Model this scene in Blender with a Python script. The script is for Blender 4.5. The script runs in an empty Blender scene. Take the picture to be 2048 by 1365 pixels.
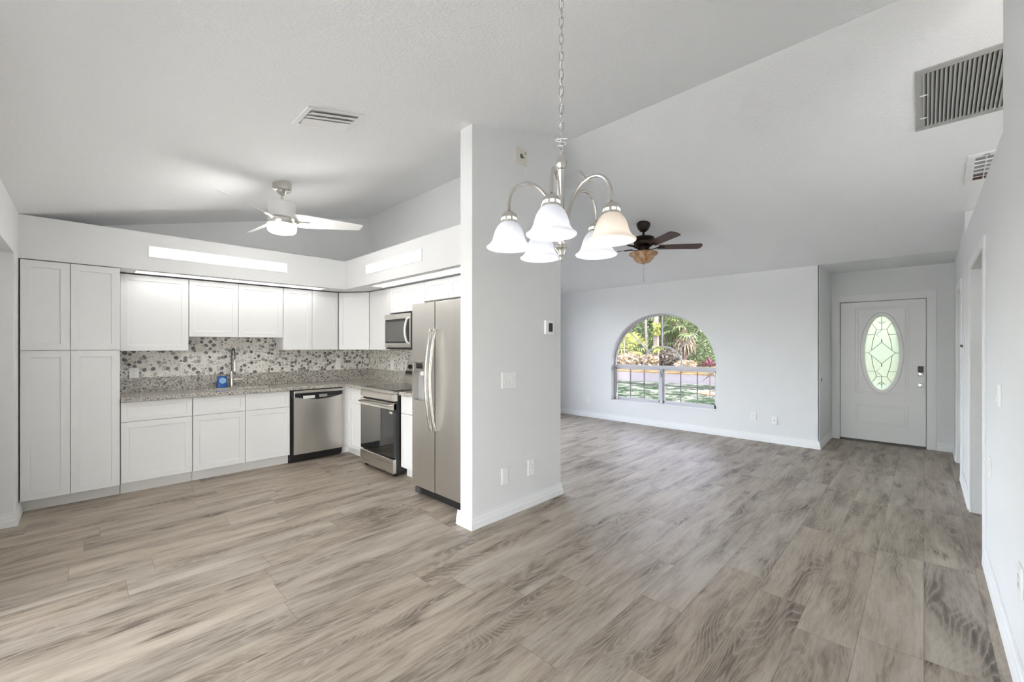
import bpy, bmesh, math, random
from mathutils import Vector, Matrix
random.seed(7)
S = bpy.context.scene
COL = S.collection
PI = math.pi
R = math.radians

# ---------------------------------------------------------------- camera, sky, sun, exposure
YAW = 44.483
cam = bpy.data.cameras.new('camera'); co = bpy.data.objects.new('camera', cam); COL.objects.link(co)
co.location = (0, 0, 1.45); co.rotation_euler = (R(90), 0, R(YAW - 90))
cam.sensor_width = 36; cam.lens = 839 / 2048 * 36; cam.shift_y = 9.5 / 2048; cam.clip_start = 0.03; cam.clip_end = 300
S.camera = co
S.view_settings.view_transform = 'Standard'; S.view_settings.look = 'None'
S.view_settings.gamma = 1; S.view_settings.use_curve_mapping = False
S.view_settings.exposure = 2.6
S.cycles.use_denoising = True
S.cycles.max_bounces = 10; S.cycles.diffuse_bounces = 6; S.cycles.glossy_bounces = 5
S.cycles.transparent_max_bounces = 12; S.cycles.transmission_bounces = 6
S.cycles.sample_clamp_indirect = 6

wd = bpy.data.worlds.new('sky'); S.world = wd; wd.use_nodes = True
wt = wd.node_tree; bg = wt.nodes['Background']
sky = wt.nodes.new('ShaderNodeTexSky'); sky.sky_type = 'NISHITA'; sky.sun_disc = False
sky.sun_elevation = R(48); sky.sun_rotation = R(200); sky.air_density = 1.0; sky.dust_density = 2.5; sky.ozone_density = 1.0
hs = wt.nodes.new('ShaderNodeHueSaturation'); hs.inputs['Saturation'].default_value = 0.42
wt.links.new(sky.outputs[0], hs.inputs['Color']); wt.links.new(hs.outputs[0], bg.inputs['Color'])
bg.inputs['Strength'].default_value = 0.55

def lamp(name, kind, loc, energy, color=(1, 1, 1), size=0.1, rot=(0, 0, 0), size_y=None, parent=None):
    l = bpy.data.lights.new(name, kind); o = bpy.data.objects.new(name, l); COL.objects.link(o)
    o.location = loc; o.rotation_euler = rot; l.energy = energy; l.color = color
    if kind == 'AREA':
        l.size = size
        if size_y: l.shape = 'RECTANGLE'; l.size_y = size_y
    elif kind == 'SUN': l.angle = size
    else: l.shadow_soft_size = size
    return o
sun = lamp('sun', 'SUN', (0, 0, 12), 2.6, (1, .96, .88), R(1.0))
sun.rotation_euler = Vector((.52, .06, -.85)).to_track_quat('-Z', 'Y').to_euler()

# ---------------------------------------------------------------- plan of the house (metres)
XL, XW, ZL, SL = -0.40, 7.20, 2.58, 0.2445          # left wall, window wall, spring height, roof slope
XR = (XL + XW) / 2; ZR = ZL + SL * (XR - XL)         # ridge
YK, YP, YP2, YR = 6.15, 2.54, 2.685, -0.295          # kitchen wall, partition face / back, right wall
def cz(x): return ZR - SL * abs(x - XR)

# ---------------------------------------------------------------- materials
def nt(name):
    m = bpy.data.materials.new(name); m.use_nodes = True
    t = m.node_tree; b = t.nodes['Principled BSDF']
    return m, t, b
def N(t, kind, **kw):
    n = t.nodes.new(kind)
    for k, v in kw.items():
        if k in n.inputs.keys(): n.inputs[k].default_value = v
        else: setattr(n, k, v)
    return n
def L(t, a, b): t.links.new(a, b)
def val(t, op, a, b=None, c=None, clamp=False):
    n = t.nodes.new('ShaderNodeMath'); n.operation = op; n.use_clamp = clamp
    for i, x in enumerate((a, b, c)):
        if x is None: continue
        if isinstance(x, (int, float)): n.inputs[i].default_value = x
        else: L(t, x, n.inputs[i])
    return n.outputs[0]
def ramp(t, fac, stops, interp='LINEAR'):
    n = t.nodes.new('ShaderNodeValToRGB'); n.color_ramp.interpolation = interp
    e = n.color_ramp.elements
    while len(e) < len(stops): e.new(.5)
    for i, (p, c) in enumerate(stops):
        e[i].position = p; e[i].color = (*c, 1) if len(c) == 3 else c
    L(t, fac, n.inputs[0]); return n.outputs[0]
def mix(t, fac, a, b, blend='MIX'):
    n = t.nodes.new('ShaderNodeMix'); n.data_type = 'RGBA'; n.blend_type = blend
    for i, x in ((0, fac), (6, a), (7, b)):
        if isinstance(x, (int, float)): n.inputs[i].default_value = x
        elif isinstance(x, tuple): n.inputs[i].default_value = (*x, 1)
        else: L(t, x, n.inputs[i])
    return n.outputs[2]
def objco(t, scale=(1, 1, 1), loc=(0, 0, 0), rot=(0, 0, 0)):
    c = t.nodes.new('ShaderNodeTexCoord'); m = t.nodes.new('ShaderNodeMapping')
    m.inputs['Scale'].default_value = scale; m.inputs['Location'].default_value = loc; m.inputs['Rotation'].default_value = rot
    L(t, c.outputs['Object'], m.inputs[0]); return m.outputs[0]
def worldco(t, scale=(1, 1, 1), loc=(0, 0, 0)):
    c = t.nodes.new('ShaderNodeNewGeometry'); m = t.nodes.new('ShaderNodeMapping')
    m.inputs['Scale'].default_value = scale; m.inputs['Location'].default_value = loc
    L(t, c.outputs['Position'], m.inputs[0]); return m.outputs[0]
def bump(t, b, h, strength, dist=.002):
    n = N(t, 'ShaderNodeBump', Strength=strength, Distance=dist); L(t, h, n.inputs['Height']); L(t, n.outputs[0], b.inputs['Normal'])

def paint(name, col, rough=.6, bscale=0, bstr=0, spec=.3, var=.02):
    m, t, b = nt(name)
    co_ = worldco(t); n = N(t, 'ShaderNodeTexNoise', Scale=3.0, Detail=3.0); L(t, co_, n.inputs['Vector'])
    d = tuple(max(0, c - var) for c in col)
    L(t, mix(t, n.outputs[0], col, d), b.inputs['Base Color'])
    b.inputs['Roughness'].default_value = rough; b.inputs['Specular IOR Level'].default_value = spec
    if bscale:
        n2 = N(t, 'ShaderNodeTexNoise', Scale=bscale, Detail=4.0, Roughness=.6); L(t, co_, n2.inputs['Vector'])
        bump(t, b, ramp(t, n2.outputs[0], [(.4, (0, 0, 0)), (.62, (1, 1, 1))]), bstr, .004)
    return m
def metal(name, col, rough=.3, stretch=None, var=.12):
    m, t, b = nt(name)
    b.inputs['Metallic'].default_value = 1; b.inputs['Base Color'].default_value = (*col, 1)
    co_ = worldco(t, stretch or (30, 30, 30)); n = N(t, 'ShaderNodeTexNoise', Scale=1.0, Detail=5.0); L(t, co_, n.inputs['Vector'])
    r = N(t, 'ShaderNodeMapRange'); r.inputs['To Min'].default_value = rough - var / 2; r.inputs['To Max'].default_value = rough + var / 2
    L(t, n.outputs[0], r.inputs[0]); L(t, r.outputs[0], b.inputs['Roughness'])
    L(t, mix(t, n.outputs[0], tuple(c * .95 for c in col), tuple(min(1, c * 1.04) for c in col)), b.inputs['Base Color'])
    return m
def plain(name, col, rough=.4, spec=.5, metallic=0, emit=None, estr=0, coat=0):
    m, t, b = nt(name)
    n = N(t, 'ShaderNodeTexNoise', Scale=40.0, Detail=2.0); L(t, objco(t), n.inputs['Vector'])
    L(t, mix(t, n.outputs[0], col, tuple(c * .94 for c in col)), b.inputs['Base Color'])
    b.inputs['Roughness'].default_value = rough; b.inputs['Specular IOR Level'].default_value = spec
    b.inputs['Metallic'].default_value = metallic; b.inputs['Coat Weight'].default_value = coat
    if emit: b.inputs['Emission Color'].default_value = (*emit, 1); b.inputs['Emission Strength'].default_value = estr
    return m
def glass(name, tint=(1, 1, 1), gl=.05, rough=.02):
    m, t, b = nt(name); t.nodes.remove(b); out = t.nodes['Material Output']
    tr = N(t, 'ShaderNodeBsdfTransparent'); tr.inputs[0].default_value = (*tint, 1)
    g = N(t, 'ShaderNodeBsdfGlossy'); g.inputs['Roughness'].default_value = rough
    fr = N(t, 'ShaderNodeLayerWeight', Blend=.25)
    ms = N(t, 'ShaderNodeMixShader'); f = val(t, 'MULTIPLY_ADD', fr.outputs['Fresnel'], .5, gl * .4)
    L(t, f, ms.inputs[0]); L(t, tr.outputs[0], ms.inputs[1]); L(t, g.outputs[0], ms.inputs[2]); L(t, ms.outputs[0], out.inputs[0])
    return m

def door_glass():
    m, t, b = nt('textured_leaded_glass'); out = t.nodes['Material Output']
    n = N(t, 'ShaderNodeTexNoise', Scale=38.0, Detail=3.0); L(t, worldco(t), n.inputs['Vector'])
    tr = N(t, 'ShaderNodeBsdfTranslucent'); L(t, mix(t, n.outputs[0], (.42, .46, .37), (.50, .51, .46)), tr.inputs[0])
    tp = N(t, 'ShaderNodeBsdfTransparent'); tp.inputs[0].default_value = (.42, .45, .38, 1)
    gl = N(t, 'ShaderNodeBsdfGlossy'); gl.inputs['Roughness'].default_value = .12
    bp = N(t, 'ShaderNodeBump', Strength=.6, Distance=.01); L(t, n.outputs[0], bp.inputs['Height']); L(t, bp.outputs[0], gl.inputs['Normal'])
    a = N(t, 'ShaderNodeMixShader'); a.inputs[0].default_value = .45; L(t, tp.outputs[0], a.inputs[1]); L(t, tr.outputs[0], a.inputs[2])
    c = N(t, 'ShaderNodeMixShader'); c.inputs[0].default_value = .06; L(t, a.outputs[0], c.inputs[1]); L(t, gl.outputs[0], c.inputs[2])
    L(t, c.outputs[0], out.inputs[0]); t.nodes.remove(b); return m

def shade_mat(name, col, estr):
    m, t, b = nt(name); out = t.nodes['Material Output']
    n = N(t, 'ShaderNodeTexNoise', Scale=9.0, Detail=3.0, Distortion=1.0); L(t, objco(t), n.inputs['Vector'])
    L(t, mix(t, n.outputs[0], col, tuple(c * .9 for c in col)), b.inputs['Base Color'])
    b.inputs['Roughness'].default_value = .35; b.inputs['Emission Color'].default_value = (*col, 1); b.inputs['Emission Strength'].default_value = estr
    tr = N(t, 'ShaderNodeBsdfTranslucent'); tr.inputs[0].default_value = (*col, 1)
    ms = N(t, 'ShaderNodeMixShader'); ms.inputs[0].default_value = .5
    L(t, b.outputs[0], ms.inputs[1]); L(t, tr.outputs[0], ms.inputs[2]); L(t, ms.outputs[0], out.inputs[0]); return m
def amber_mat():
    m, t, b = nt('amber_alabaster_glass')
    n = N(t, 'ShaderNodeTexNoise', Scale=9.0, Detail=4.0, Distortion=1.5); L(t, objco(t), n.inputs['Vector'])
    L(t, ramp(t, n.outputs[0], [(.3, (.30, .12, .05)), (.5, (.52, .30, .15)), (.7, (.72, .55, .36))]), b.inputs['Base Color'])
    b.inputs['Roughness'].default_value = .25; return m
def walnut_mat():
    m, t, b = nt('dark_walnut_blade')
    n = N(t, 'ShaderNodeTexNoise', Scale=18.0, Detail=5.0, Distortion=.6); L(t, objco(t), n.inputs['Vector'])
    L(t, ramp(t, n.outputs[0], [(.3, (.035, .013, .010)), (.7, (.085, .036, .028))]), b.inputs['Base Color'])
    b.inputs['Roughness'].default_value = .45; return m
def floor_mat():
    m, t, b = nt('grey_oak_planks')
    W, LEN = .235, 1.24
    sep = t.nodes.new('ShaderNodeSeparateXYZ'); g = t.nodes.new('ShaderNodeNewGeometry'); L(t, g.outputs['Position'], sep.inputs[0])
    x, y = sep.outputs[0], sep.outputs[1]
    yr = val(t, 'DIVIDE', val(t, 'ADD', y, 10.105), W); row = val(t, 'FLOOR', yr); fy = val(t, 'FRACT', yr)
    wr = N(t, 'ShaderNodeTexWhiteNoise', noise_dimensions='1D'); L(t, row, wr.inputs['W'])
    xs = val(t, 'DIVIDE', val(t, 'ADD', val(t, 'MULTIPLY_ADD', wr.outputs['Value'], 3.7, 20.0), x), LEN)
    cl = val(t, 'FLOOR', xs); fx = val(t, 'FRACT', xs)
    cid = N(t, 'ShaderNodeCombineXYZ'); L(t, row, cid.inputs[0]); L(t, cl, cid.inputs[1])
    wn = N(t, 'ShaderNodeTexWhiteNoise', noise_dimensions='2D'); L(t, cid.outputs[0], wn.inputs['Vector'])
    sc = t.nodes.new('ShaderNodeSeparateColor'); L(t, wn.outputs['Color'], sc.inputs[0])
    r1, r2, r3 = sc.outputs[0], sc.outputs[1], sc.outputs[2]
    def vec(sx, sy, ox, oy):
        c = N(t, 'ShaderNodeCombineXYZ')
        L(t, val(t, 'MULTIPLY_ADD', x, sx, val(t, 'MULTIPLY', r1, ox)), c.inputs[0])
        L(t, val(t, 'MULTIPLY_ADD', y, sy, val(t, 'MULTIPLY', r2, oy)), c.inputs[1])
        L(t, val(t, 'MULTIPLY', r3, 13.0), c.inputs[2]); return c.outputs[0]
    def noise(v, s, d, ro=.5, dist=0):
        n = N(t, 'ShaderNodeTexNoise', Scale=s, Detail=d, Roughness=ro, Distortion=dist); L(t, v, n.inputs['Vector']); return n.outputs[0]
    warpn = noise(vec(1.1, 4.0, 19, 67), 1.0, 2.0, .5)
    def wvec(sx, sy, ox, oy, k):
        c = N(t, 'ShaderNodeCombineXYZ')
        L(t, val(t, 'MULTIPLY_ADD', x, sx, val(t, 'MULTIPLY', r1, ox)), c.inputs[0])
        L(t, val(t, 'ADD', val(t, 'MULTIPLY_ADD', y, sy, val(t, 'MULTIPLY', r2, oy)), val(t, 'MULTIPLY', warpn, k)), c.inputs[1])
        L(t, val(t, 'MULTIPLY', r3, 13.0), c.inputs[2]); return c.outputs[0]
    big = noise(wvec(1.4, 8.5, 37, 91, 1.4), 1.0, 5.0, .56)          # broad dark / light streaks
    mid = noise(wvec(5.0, 56.0, 53, 77, 6.0), 1.0, 5.0, .68)          # grain
    fine = noise(wvec(12.0, 260.0, 11, 29, 20.0), 1.0, 3.0, .6)       # pores
    # cathedral figure: contour lines of a stretched field
    fld = noise(vec(.75, 4.2, 71, 43), 1.0, 1.2, .4, .25)
    rings = val(t, 'FRACT', val(t, 'MULTIPLY_ADD', fld, 36.0, val(t, 'MULTIPLY', mid, .7)))
    line = ramp(t, rings, [(0, (0, 0, 0)), (.12, (1, 1, 1)), (.26, (.3, .3, .3)), (.6, (0, 0, 0))])
    # knots
    vo = N(t, 'ShaderNodeTexVoronoi', Scale=1.0, feature='F1', Randomness=1.0); L(t, wvec(2.0, 5.2, 61, 23, .5), vo.inputs['Vector'])
    vs_ = t.nodes.new('ShaderNodeSeparateColor'); L(t, vo.outputs['Color'], vs_.inputs[0])
    kd = val(t, 'ADD', val(t, 'ADD', vo.outputs['Distance'], val(t, 'MULTIPLY', vs_.outputs[0], .22)), val(t, 'MULTIPLY_ADD', mid, .40, -.20))
    knot = ramp(t, kd, [(.04, (1, 1, 1)), (.12, (.45, .45, .45)), (.26, (0, 0, 0))])
    tone = val(t, 'ADD', val(t, 'MULTIPLY_ADD', big, 2.1, -.47), val(t, 'MULTIPLY_ADD', mid, .95, -.475))
    tone = val(t, 'ADD', tone, val(t, 'MULTIPLY_ADD', r1, .16, -.08))
    tone = val(t, 'SUBTRACT', tone, val(t, 'MULTIPLY', knot, .62))
    arcs = ramp(t, rings, [(.25, (0, 0, 0)), (.55, (.10, .10, .10)), (.95, (0, 0, 0))])
    tone = val(t, 'SUBTRACT', tone, val(t, 'MULTIPLY', arcs, ramp(t, r2, [(.45, (.15, .15, .15)), (.8, (1, 1, 1))])))
    tone = val(t, 'ADD', tone, val(t, 'MULTIPLY_ADD', fine, .55, -.275))
    fleck = noise(wvec(5.0, 34.0, 83, 41, 4.0), 1.0, 3.0, .6)
    tone = val(t, 'SUBTRACT', tone, ramp(t, fleck, [(.62, (0, 0, 0)), (.74, (.2, .2, .2))]))
    DK, MD, LT, HI = FLOORCOL
    colr = ramp(t, tone, [(.0, DK), (.27, MD), (.52, LT), (1.0, HI)])
    warm = mix(t, val(t, 'MULTIPLY', r3, .5), colr, mix(t, 1.0, colr, (1.06, 1.0, .90), 'MULTIPLY'))
    dark = ramp(t, val(t, 'MULTIPLY_ADD', big, 2.1, -.47), [(.30, (1, 1, 1)), (.66, (0, 0, 0))])
    lined = mix(t, val(t, 'MULTIPLY', val(t, 'MULTIPLY', line, dark), .62), warm, HI)
    # seams
    ey = val(t, 'MULTIPLY', val(t, 'MINIMUM', fy, val(t, 'SUBTRACT', 1.0, fy)), W)
    ex = val(t, 'MULTIPLY', val(t, 'MINIMUM', fx, val(t, 'SUBTRACT', 1.0, fx)), LEN)
    e = val(t, 'MINIMUM', ex, ey)
    seam = ramp(t, val(t, 'MULTIPLY', e, 100), [(.06, (1, 1, 1)), (.16, (0, 0, 0))])
    fin = mix(t, val(t, 'MULTIPLY', seam, .55), lined, tuple(c * .45 for c in DK))
    L(t, fin, b.inputs['Base Color'])
    L(t, val(t, 'MULTIPLY_ADD', fine, .16, .36), b.inputs['Roughness'])
    b.inputs['Specular IOR Level'].default_value = .42
    h = val(t, 'SUBTRACT', val(t, 'MULTIPLY_ADD', fine, .35, val(t, 'MULTIPLY', mid, .4)), val(t, 'MULTIPLY', seam, 1.5))
    bump(t, b, h, .25, .0012)
    return m
FLOORCOL = ((.080, .060, .046), (.195, .158, .127), (.315, .268, .222), (.44, .39, .335))

def granite_mat():
    m, t, b = nt('speckled_granite'); co_ = worldco(t)
    n1 = N(t, 'ShaderNodeTexNoise', Scale=14.0, Detail=6.0, Roughness=.65); L(t, co_, n1.inputs['Vector'])
    v1 = N(t, 'ShaderNodeTexVoronoi', Scale=95.0); L(t, co_, v1.inputs['Vector'])
    v2 = N(t, 'ShaderNodeTexNoise', Scale=62.0, Detail=3.0, Roughness=.7); L(t, co_, v2.inputs['Vector'])
    base = ramp(t, n1.outputs[0], [(.3, (.30, .275, .24)), (.5, (.45, .425, .385)), (.7, (.60, .575, .54))])
    sp = t.nodes.new('ShaderNodeSeparateColor'); L(t, v1.outputs['Color'], sp.inputs[0])
    grain = mix(t, .45, base, ramp(t, sp.outputs[0], [(.0, (.24, .22, .19)), (.5, (.46, .435, .40)), (1, (.78, .77, .74))]))
    spots = ramp(t, v2.outputs[0], [(.40, (1, 1, 1)), (.47, (0, 0, 0))])
    c = mix(t, val(t, 'MULTIPLY', spots, .9), grain, (.055, .048, .042))
    L(t, c, b.inputs['Base Color']); b.inputs['Roughness'].default_value = .16; b.inputs['Specular IOR Level'].default_value = .8
    return m

def pebble_mat():
    m, t, b = nt('pebble_mosaic'); co_ = worldco(t, (1, 1, 1))
    w = N(t, 'ShaderNodeTexNoise', Scale=9.0, Detail=1.0); L(t, co_, w.inputs['Vector'])
    wob = N(t, 'ShaderNodeVectorMath', operation='MULTIPLY_ADD'); L(t, w.outputs['Color'], wob.inputs[0]); wob.inputs[1].default_value = (.02, .02, .02); L(t, co_, wob.inputs[2])
    ground = (.84, .825, .79)
    def layer(scale, lo, hi, stops, seed):
        mp = N(t, 'ShaderNodeMapping'); mp.inputs['Location'].default_value = (seed, seed * 2, seed * 3); L(t, wob.outputs[0], mp.inputs[0])
        v = N(t, 'ShaderNodeTexVoronoi', Scale=scale, feature='F1', Randomness=.85); L(t, mp.outputs[0], v.inputs['Vector'])
        sp = t.nodes.new('ShaderNodeSeparateColor'); L(t, v.outputs['Color'], sp.inputs[0])
        rad = val(t, 'MULTIPLY_ADD', sp.outputs[1], hi - lo, lo)
        mask = val(t, 'MULTIPLY', val(t, 'SUBTRACT', rad, v.outputs['Distance']), 18, clamp=True)
        st = N(t, 'ShaderNodeTexNoise', Scale=1.0, Detail=2.0); st_m = N(t, 'ShaderNodeMapping'); st_m.inputs['Scale'].default_value = (60, 60, 210); st_m.inputs['Rotation'].default_value = (0, .5, 0); L(t, co_, st_m.inputs[0]); L(t, st_m.outputs[0], st.inputs['Vector'])
        c = ramp(t, val(t, 'ADD', sp.outputs[0], val(t, 'MULTIPLY_ADD', st.outputs[0], .34, -.17)), stops)
        return mask, c
    g1 = [(.0, (.11, .11, .115)), (.16, (.155, .155, .16)), (.34, (.22, .217, .217)), (.5, (.33, .322, .315)), (.66, (.45, .43, .405)), (.82, (.62, .60, .565)), (1, (.74, .72, .68))]
    m1, c1 = layer(25.0, .34, .60, g1, 3.1)
    m2, c2 = layer(44.0, .20, .54, [(0, (.14, .14, .145)), (.3, (.26, .255, .25)), (.5, (.44, .43, .41)), (.7, (.56, .54, .50)), (1, (.66, .64, .6))], 7.7)
    gr = N(t, 'ShaderNodeTexNoise', Scale=120.0, Detail=3.0); L(t, co_, gr.inputs['Vector'])
    base = mix(t, gr.outputs[0], ground, (.70, .68, .635))
    c = mix(t, m2, base, c2); c = mix(t, m1, c, c1)
    L(t, c, b.inputs['Base Color']); b.inputs['Roughness'].default_value = .38
    bump(t, b, val(t, 'MAXIMUM', m1, m2), .35, .003)
    return m

def leafm(name, c1, c2, trans=.18):
    m, t, b = nt(name)
    n = N(t, 'ShaderNodeTexNoise', Scale=5.0, Detail=3.0); L(t, worldco(t), n.inputs['Vector'])
    L(t, mix(t, ramp(t, n.outputs[0], [(.35, (0, 0, 0)), (.65, (1, 1, 1))]), c1, c2), b.inputs['Base Color'])  # dark gaps and bright highlights of the foliage are mixed into its colour
    b.inputs['Roughness'].default_value = .55
    tb = N(t, 'ShaderNodeBsdfTranslucent'); tb.inputs[0].default_value = (*c2, 1)
    ms = N(t, 'ShaderNodeMixShader'); ms.inputs[0].default_value = trans
    L(t, b.outputs[0], ms.inputs[1]); L(t, tb.outputs[0], ms.inputs[2]); L(t, ms.outputs[0], t.nodes['Material Output'].inputs[0])
    return m
def groundm(name, stops, scale, scale2, detail=6):
    m, t, b = nt(name); co_ = worldco(t)
    n = N(t, 'ShaderNodeTexNoise', Scale=scale, Detail=detail, Roughness=.7); L(t, co_, n.inputs['Vector'])
    n2 = N(t, 'ShaderNodeTexNoise', Scale=scale2, Detail=4.0, Roughness=.8); L(t, co_, n2.inputs['Vector'])
    f = val(t, 'MULTIPLY_ADD', n.outputs[0], .5, val(t, 'MULTIPLY', n2.outputs[0], .5))
    L(t, ramp(t, f, stops), b.inputs['Base Color']); b.inputs['Roughness'].default_value = .9; b.inputs['Specular IOR Level'].default_value = 0
    bump(t, b, n2.outputs[0], .6, .03)
    return m

M = dict(
    wall=paint('wall_paint', (.795, .803, .808), .65, 160, .22),
    ceiling=paint('ceiling_paint', (.86, .868, .878), .75, 60, .30),
    hall=paint('hall_paint', (.80, .79, .74), .65, 160, .15),
    trim=paint('white_trim_paint', (.84, .845, .85), .38),
    cab=paint('white_cabinet_lacquer', (.79, .795, .80), .36, var=.006, spec=.4),
    dark_gap=plain('dark_cabinet_shadow_gap', (.30, .30, .29), .7),
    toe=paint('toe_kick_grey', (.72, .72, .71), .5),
    floor=floor_mat(), granite=granite_mat(), pebble=pebble_mat(),
    steel=metal('brushed_steel', (.64, .62, .59), .34, (22, 22, .8), .02),
    steel_h=metal('brushed_steel_level', (.62, .60, .57), .28, (2, 2, 120), .05),
    chrome=metal('chrome', (.82, .82, .82), .12),
    nickel=metal('brushed_nickel', (.66, .64, .60), .24),
    bronze=metal('dark_bronze', (.055, .045, .04), .42),
    black=plain('black_plastic', (.012, .012, .013), .38),
    blackglass=plain('black_oven_glass', (.010, .010, .011), .06, .6, coat=.5),
    microglass=plain('smoked_glass', (.11, .11, .105), .10, .5),
    dkgrey=plain('dark_grey_steel_side', (.07, .07, .072), .5),
    greyplastic=plain('grey_plastic', (.33, .33, .335), .4),
    plastic=plain('white_plastic', (.90, .90, .89), .3),
    ivory=plain('aged_ivory_plastic', (.72, .70, .62), .4),
    slot=plain('dark_slot', (.10, .10, .10), .6),
    grille=plain('grey_grille_enamel', (.40, .40, .385), .45),
    duct=plain('duct_interior', (.05, .05, .048), .9),
    whiteenamel=plain('white_enamel', (.87, .87, .87), .35),
    label=plain('white_label', (.75, .75, .74), .5),
    pane=glass('window_pane'), arched_pane=glass('arched_window_pane', (.70, .675, .695)), tinted=glass('added_door_glass', (.86, .86, .855)), ventback=plain('vent_interior', (.7, .7, .7), .8), doorglass=door_glass(),
    lens=plain('lit_lens', (.95, .95, .95), .4, emit=(1, .98, .93), estr=9.0),
    soffit_lens_soft=plain('softly_lit_acrylic_panel', (.95, .95, .95), .4, emit=(1, .985, .95), estr=.42),
    soffit_lens=plain('lit_acrylic_panel', (.95, .95, .95), .4, emit=(1, .985, .95), estr=.6),
    lawn=groundm('lawn_grass', [(.43, (.008, .018, .008)), (.48, (.022, .042, .021)), (.52, (.050, .068, .046)), (.56, (.19, .195, .17))], 2.2, 15),
    road=groundm('pale_road', [(.3, (.075, .075, .08)), (.7, (.105, .105, .108))], .4, 20),
    litter=groundm('dry_leaf_litter', [(.42, (.04, .026, .01)), (.5, (.11, .078, .036)), (.58, (.18, .145, .08))], 1.2, 9),
    trunk=groundm('pale_trunk_bark', [(.3, (0.116, 0.0992, 0.0856)), (.6, (0.225, 0.205, 0.184)), (.8, (0.273, 0.259, 0.239))], 3, 14),
    palmtrunk=groundm('brown_trunk_bark', [(.3, (0.0682, 0.0477, 0.0375)), (.7, (0.171, 0.136, 0.116))], 4, 18),
    brick=groundm('terracotta_edging', [(.3, (.38, .16, .10)), (.7, (.66, .38, .28))], 4, 30),
    frond=leafm('fan_palm_green', (0.0168, 0.0338, 0.0119), (0.195, 0.259, 0.102)),
    frond_dry=leafm('dry_frond_tan', (0.0609, 0.0458, 0.0237), (0.401, 0.336, 0.221)),
    frond_lime=leafm('lime_frond', (0.0505, 0.0707, 0.00842), (0.426, 0.475, 0.122)),
    leaf=leafm('leaf_green', (0.0102, 0.0253, 0.00842), (0.139, 0.213, 0.0742)),
    leaf_olive=leafm('leaf_olive', (0.0168, 0.0237, 0.00673), (0.213, 0.232, 0.0928)),
    leaf_bright=leafm('leaf_bright', (0.0168, 0.0439, 0.0135), (0.213, 0.306, 0.139)),
    brush=leafm('dead_brush', (0.0135, 0.0119, 0.00842), (0.139, 0.126, 0.0928)),
    redleaf=leafm('wine_red_leaf', (0.0219, 0.00253, 0.00673), (0.195, 0.0371, 0.0696)),
    blue=plain('blue_pouch_film', (.02, .10, .36), .25), lightblue=plain('pale_blue_print', (.25, .50, .78), .3),
    steel_fridge=metal('brushed_steel_fridge', (.66, .64, .61), .37, (20, 20, .8), .03),
    shade=shade_mat('lit_frosted_glass', (.80, .81, .84), .03), shade_warm=shade_mat('warm_lit_frosted_glass', (.82, .78, .73), .03),
    bulb=plain('lit_bulb', (.95, .95, .95), .3, emit=(.97, .98, 1), estr=.22), bulb_warm=plain('warm_lit_bulb', (.95, .93, .9), .3, emit=(1, .92, .82), estr=.3),
    amber=amber_mat(), walnut=walnut_mat(), screen=plain('dark_screen', (.05, .055, .065), .2), rust=plain('rusty_brown', (.12, .06, .05), .7),
    winframe=paint('backlit_frame_tone', (.60, .59, .62), .45), muntin=paint('backlit_muntin_tone', (.30, .28, .29), .5),  # frame and muntins are darkened in colour for their backlit shade
    paver=groundm('patio_concrete', [(.3, (.5, .49, .47)), (.7, (.62, .61, .58))], 2, 30),
)

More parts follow.
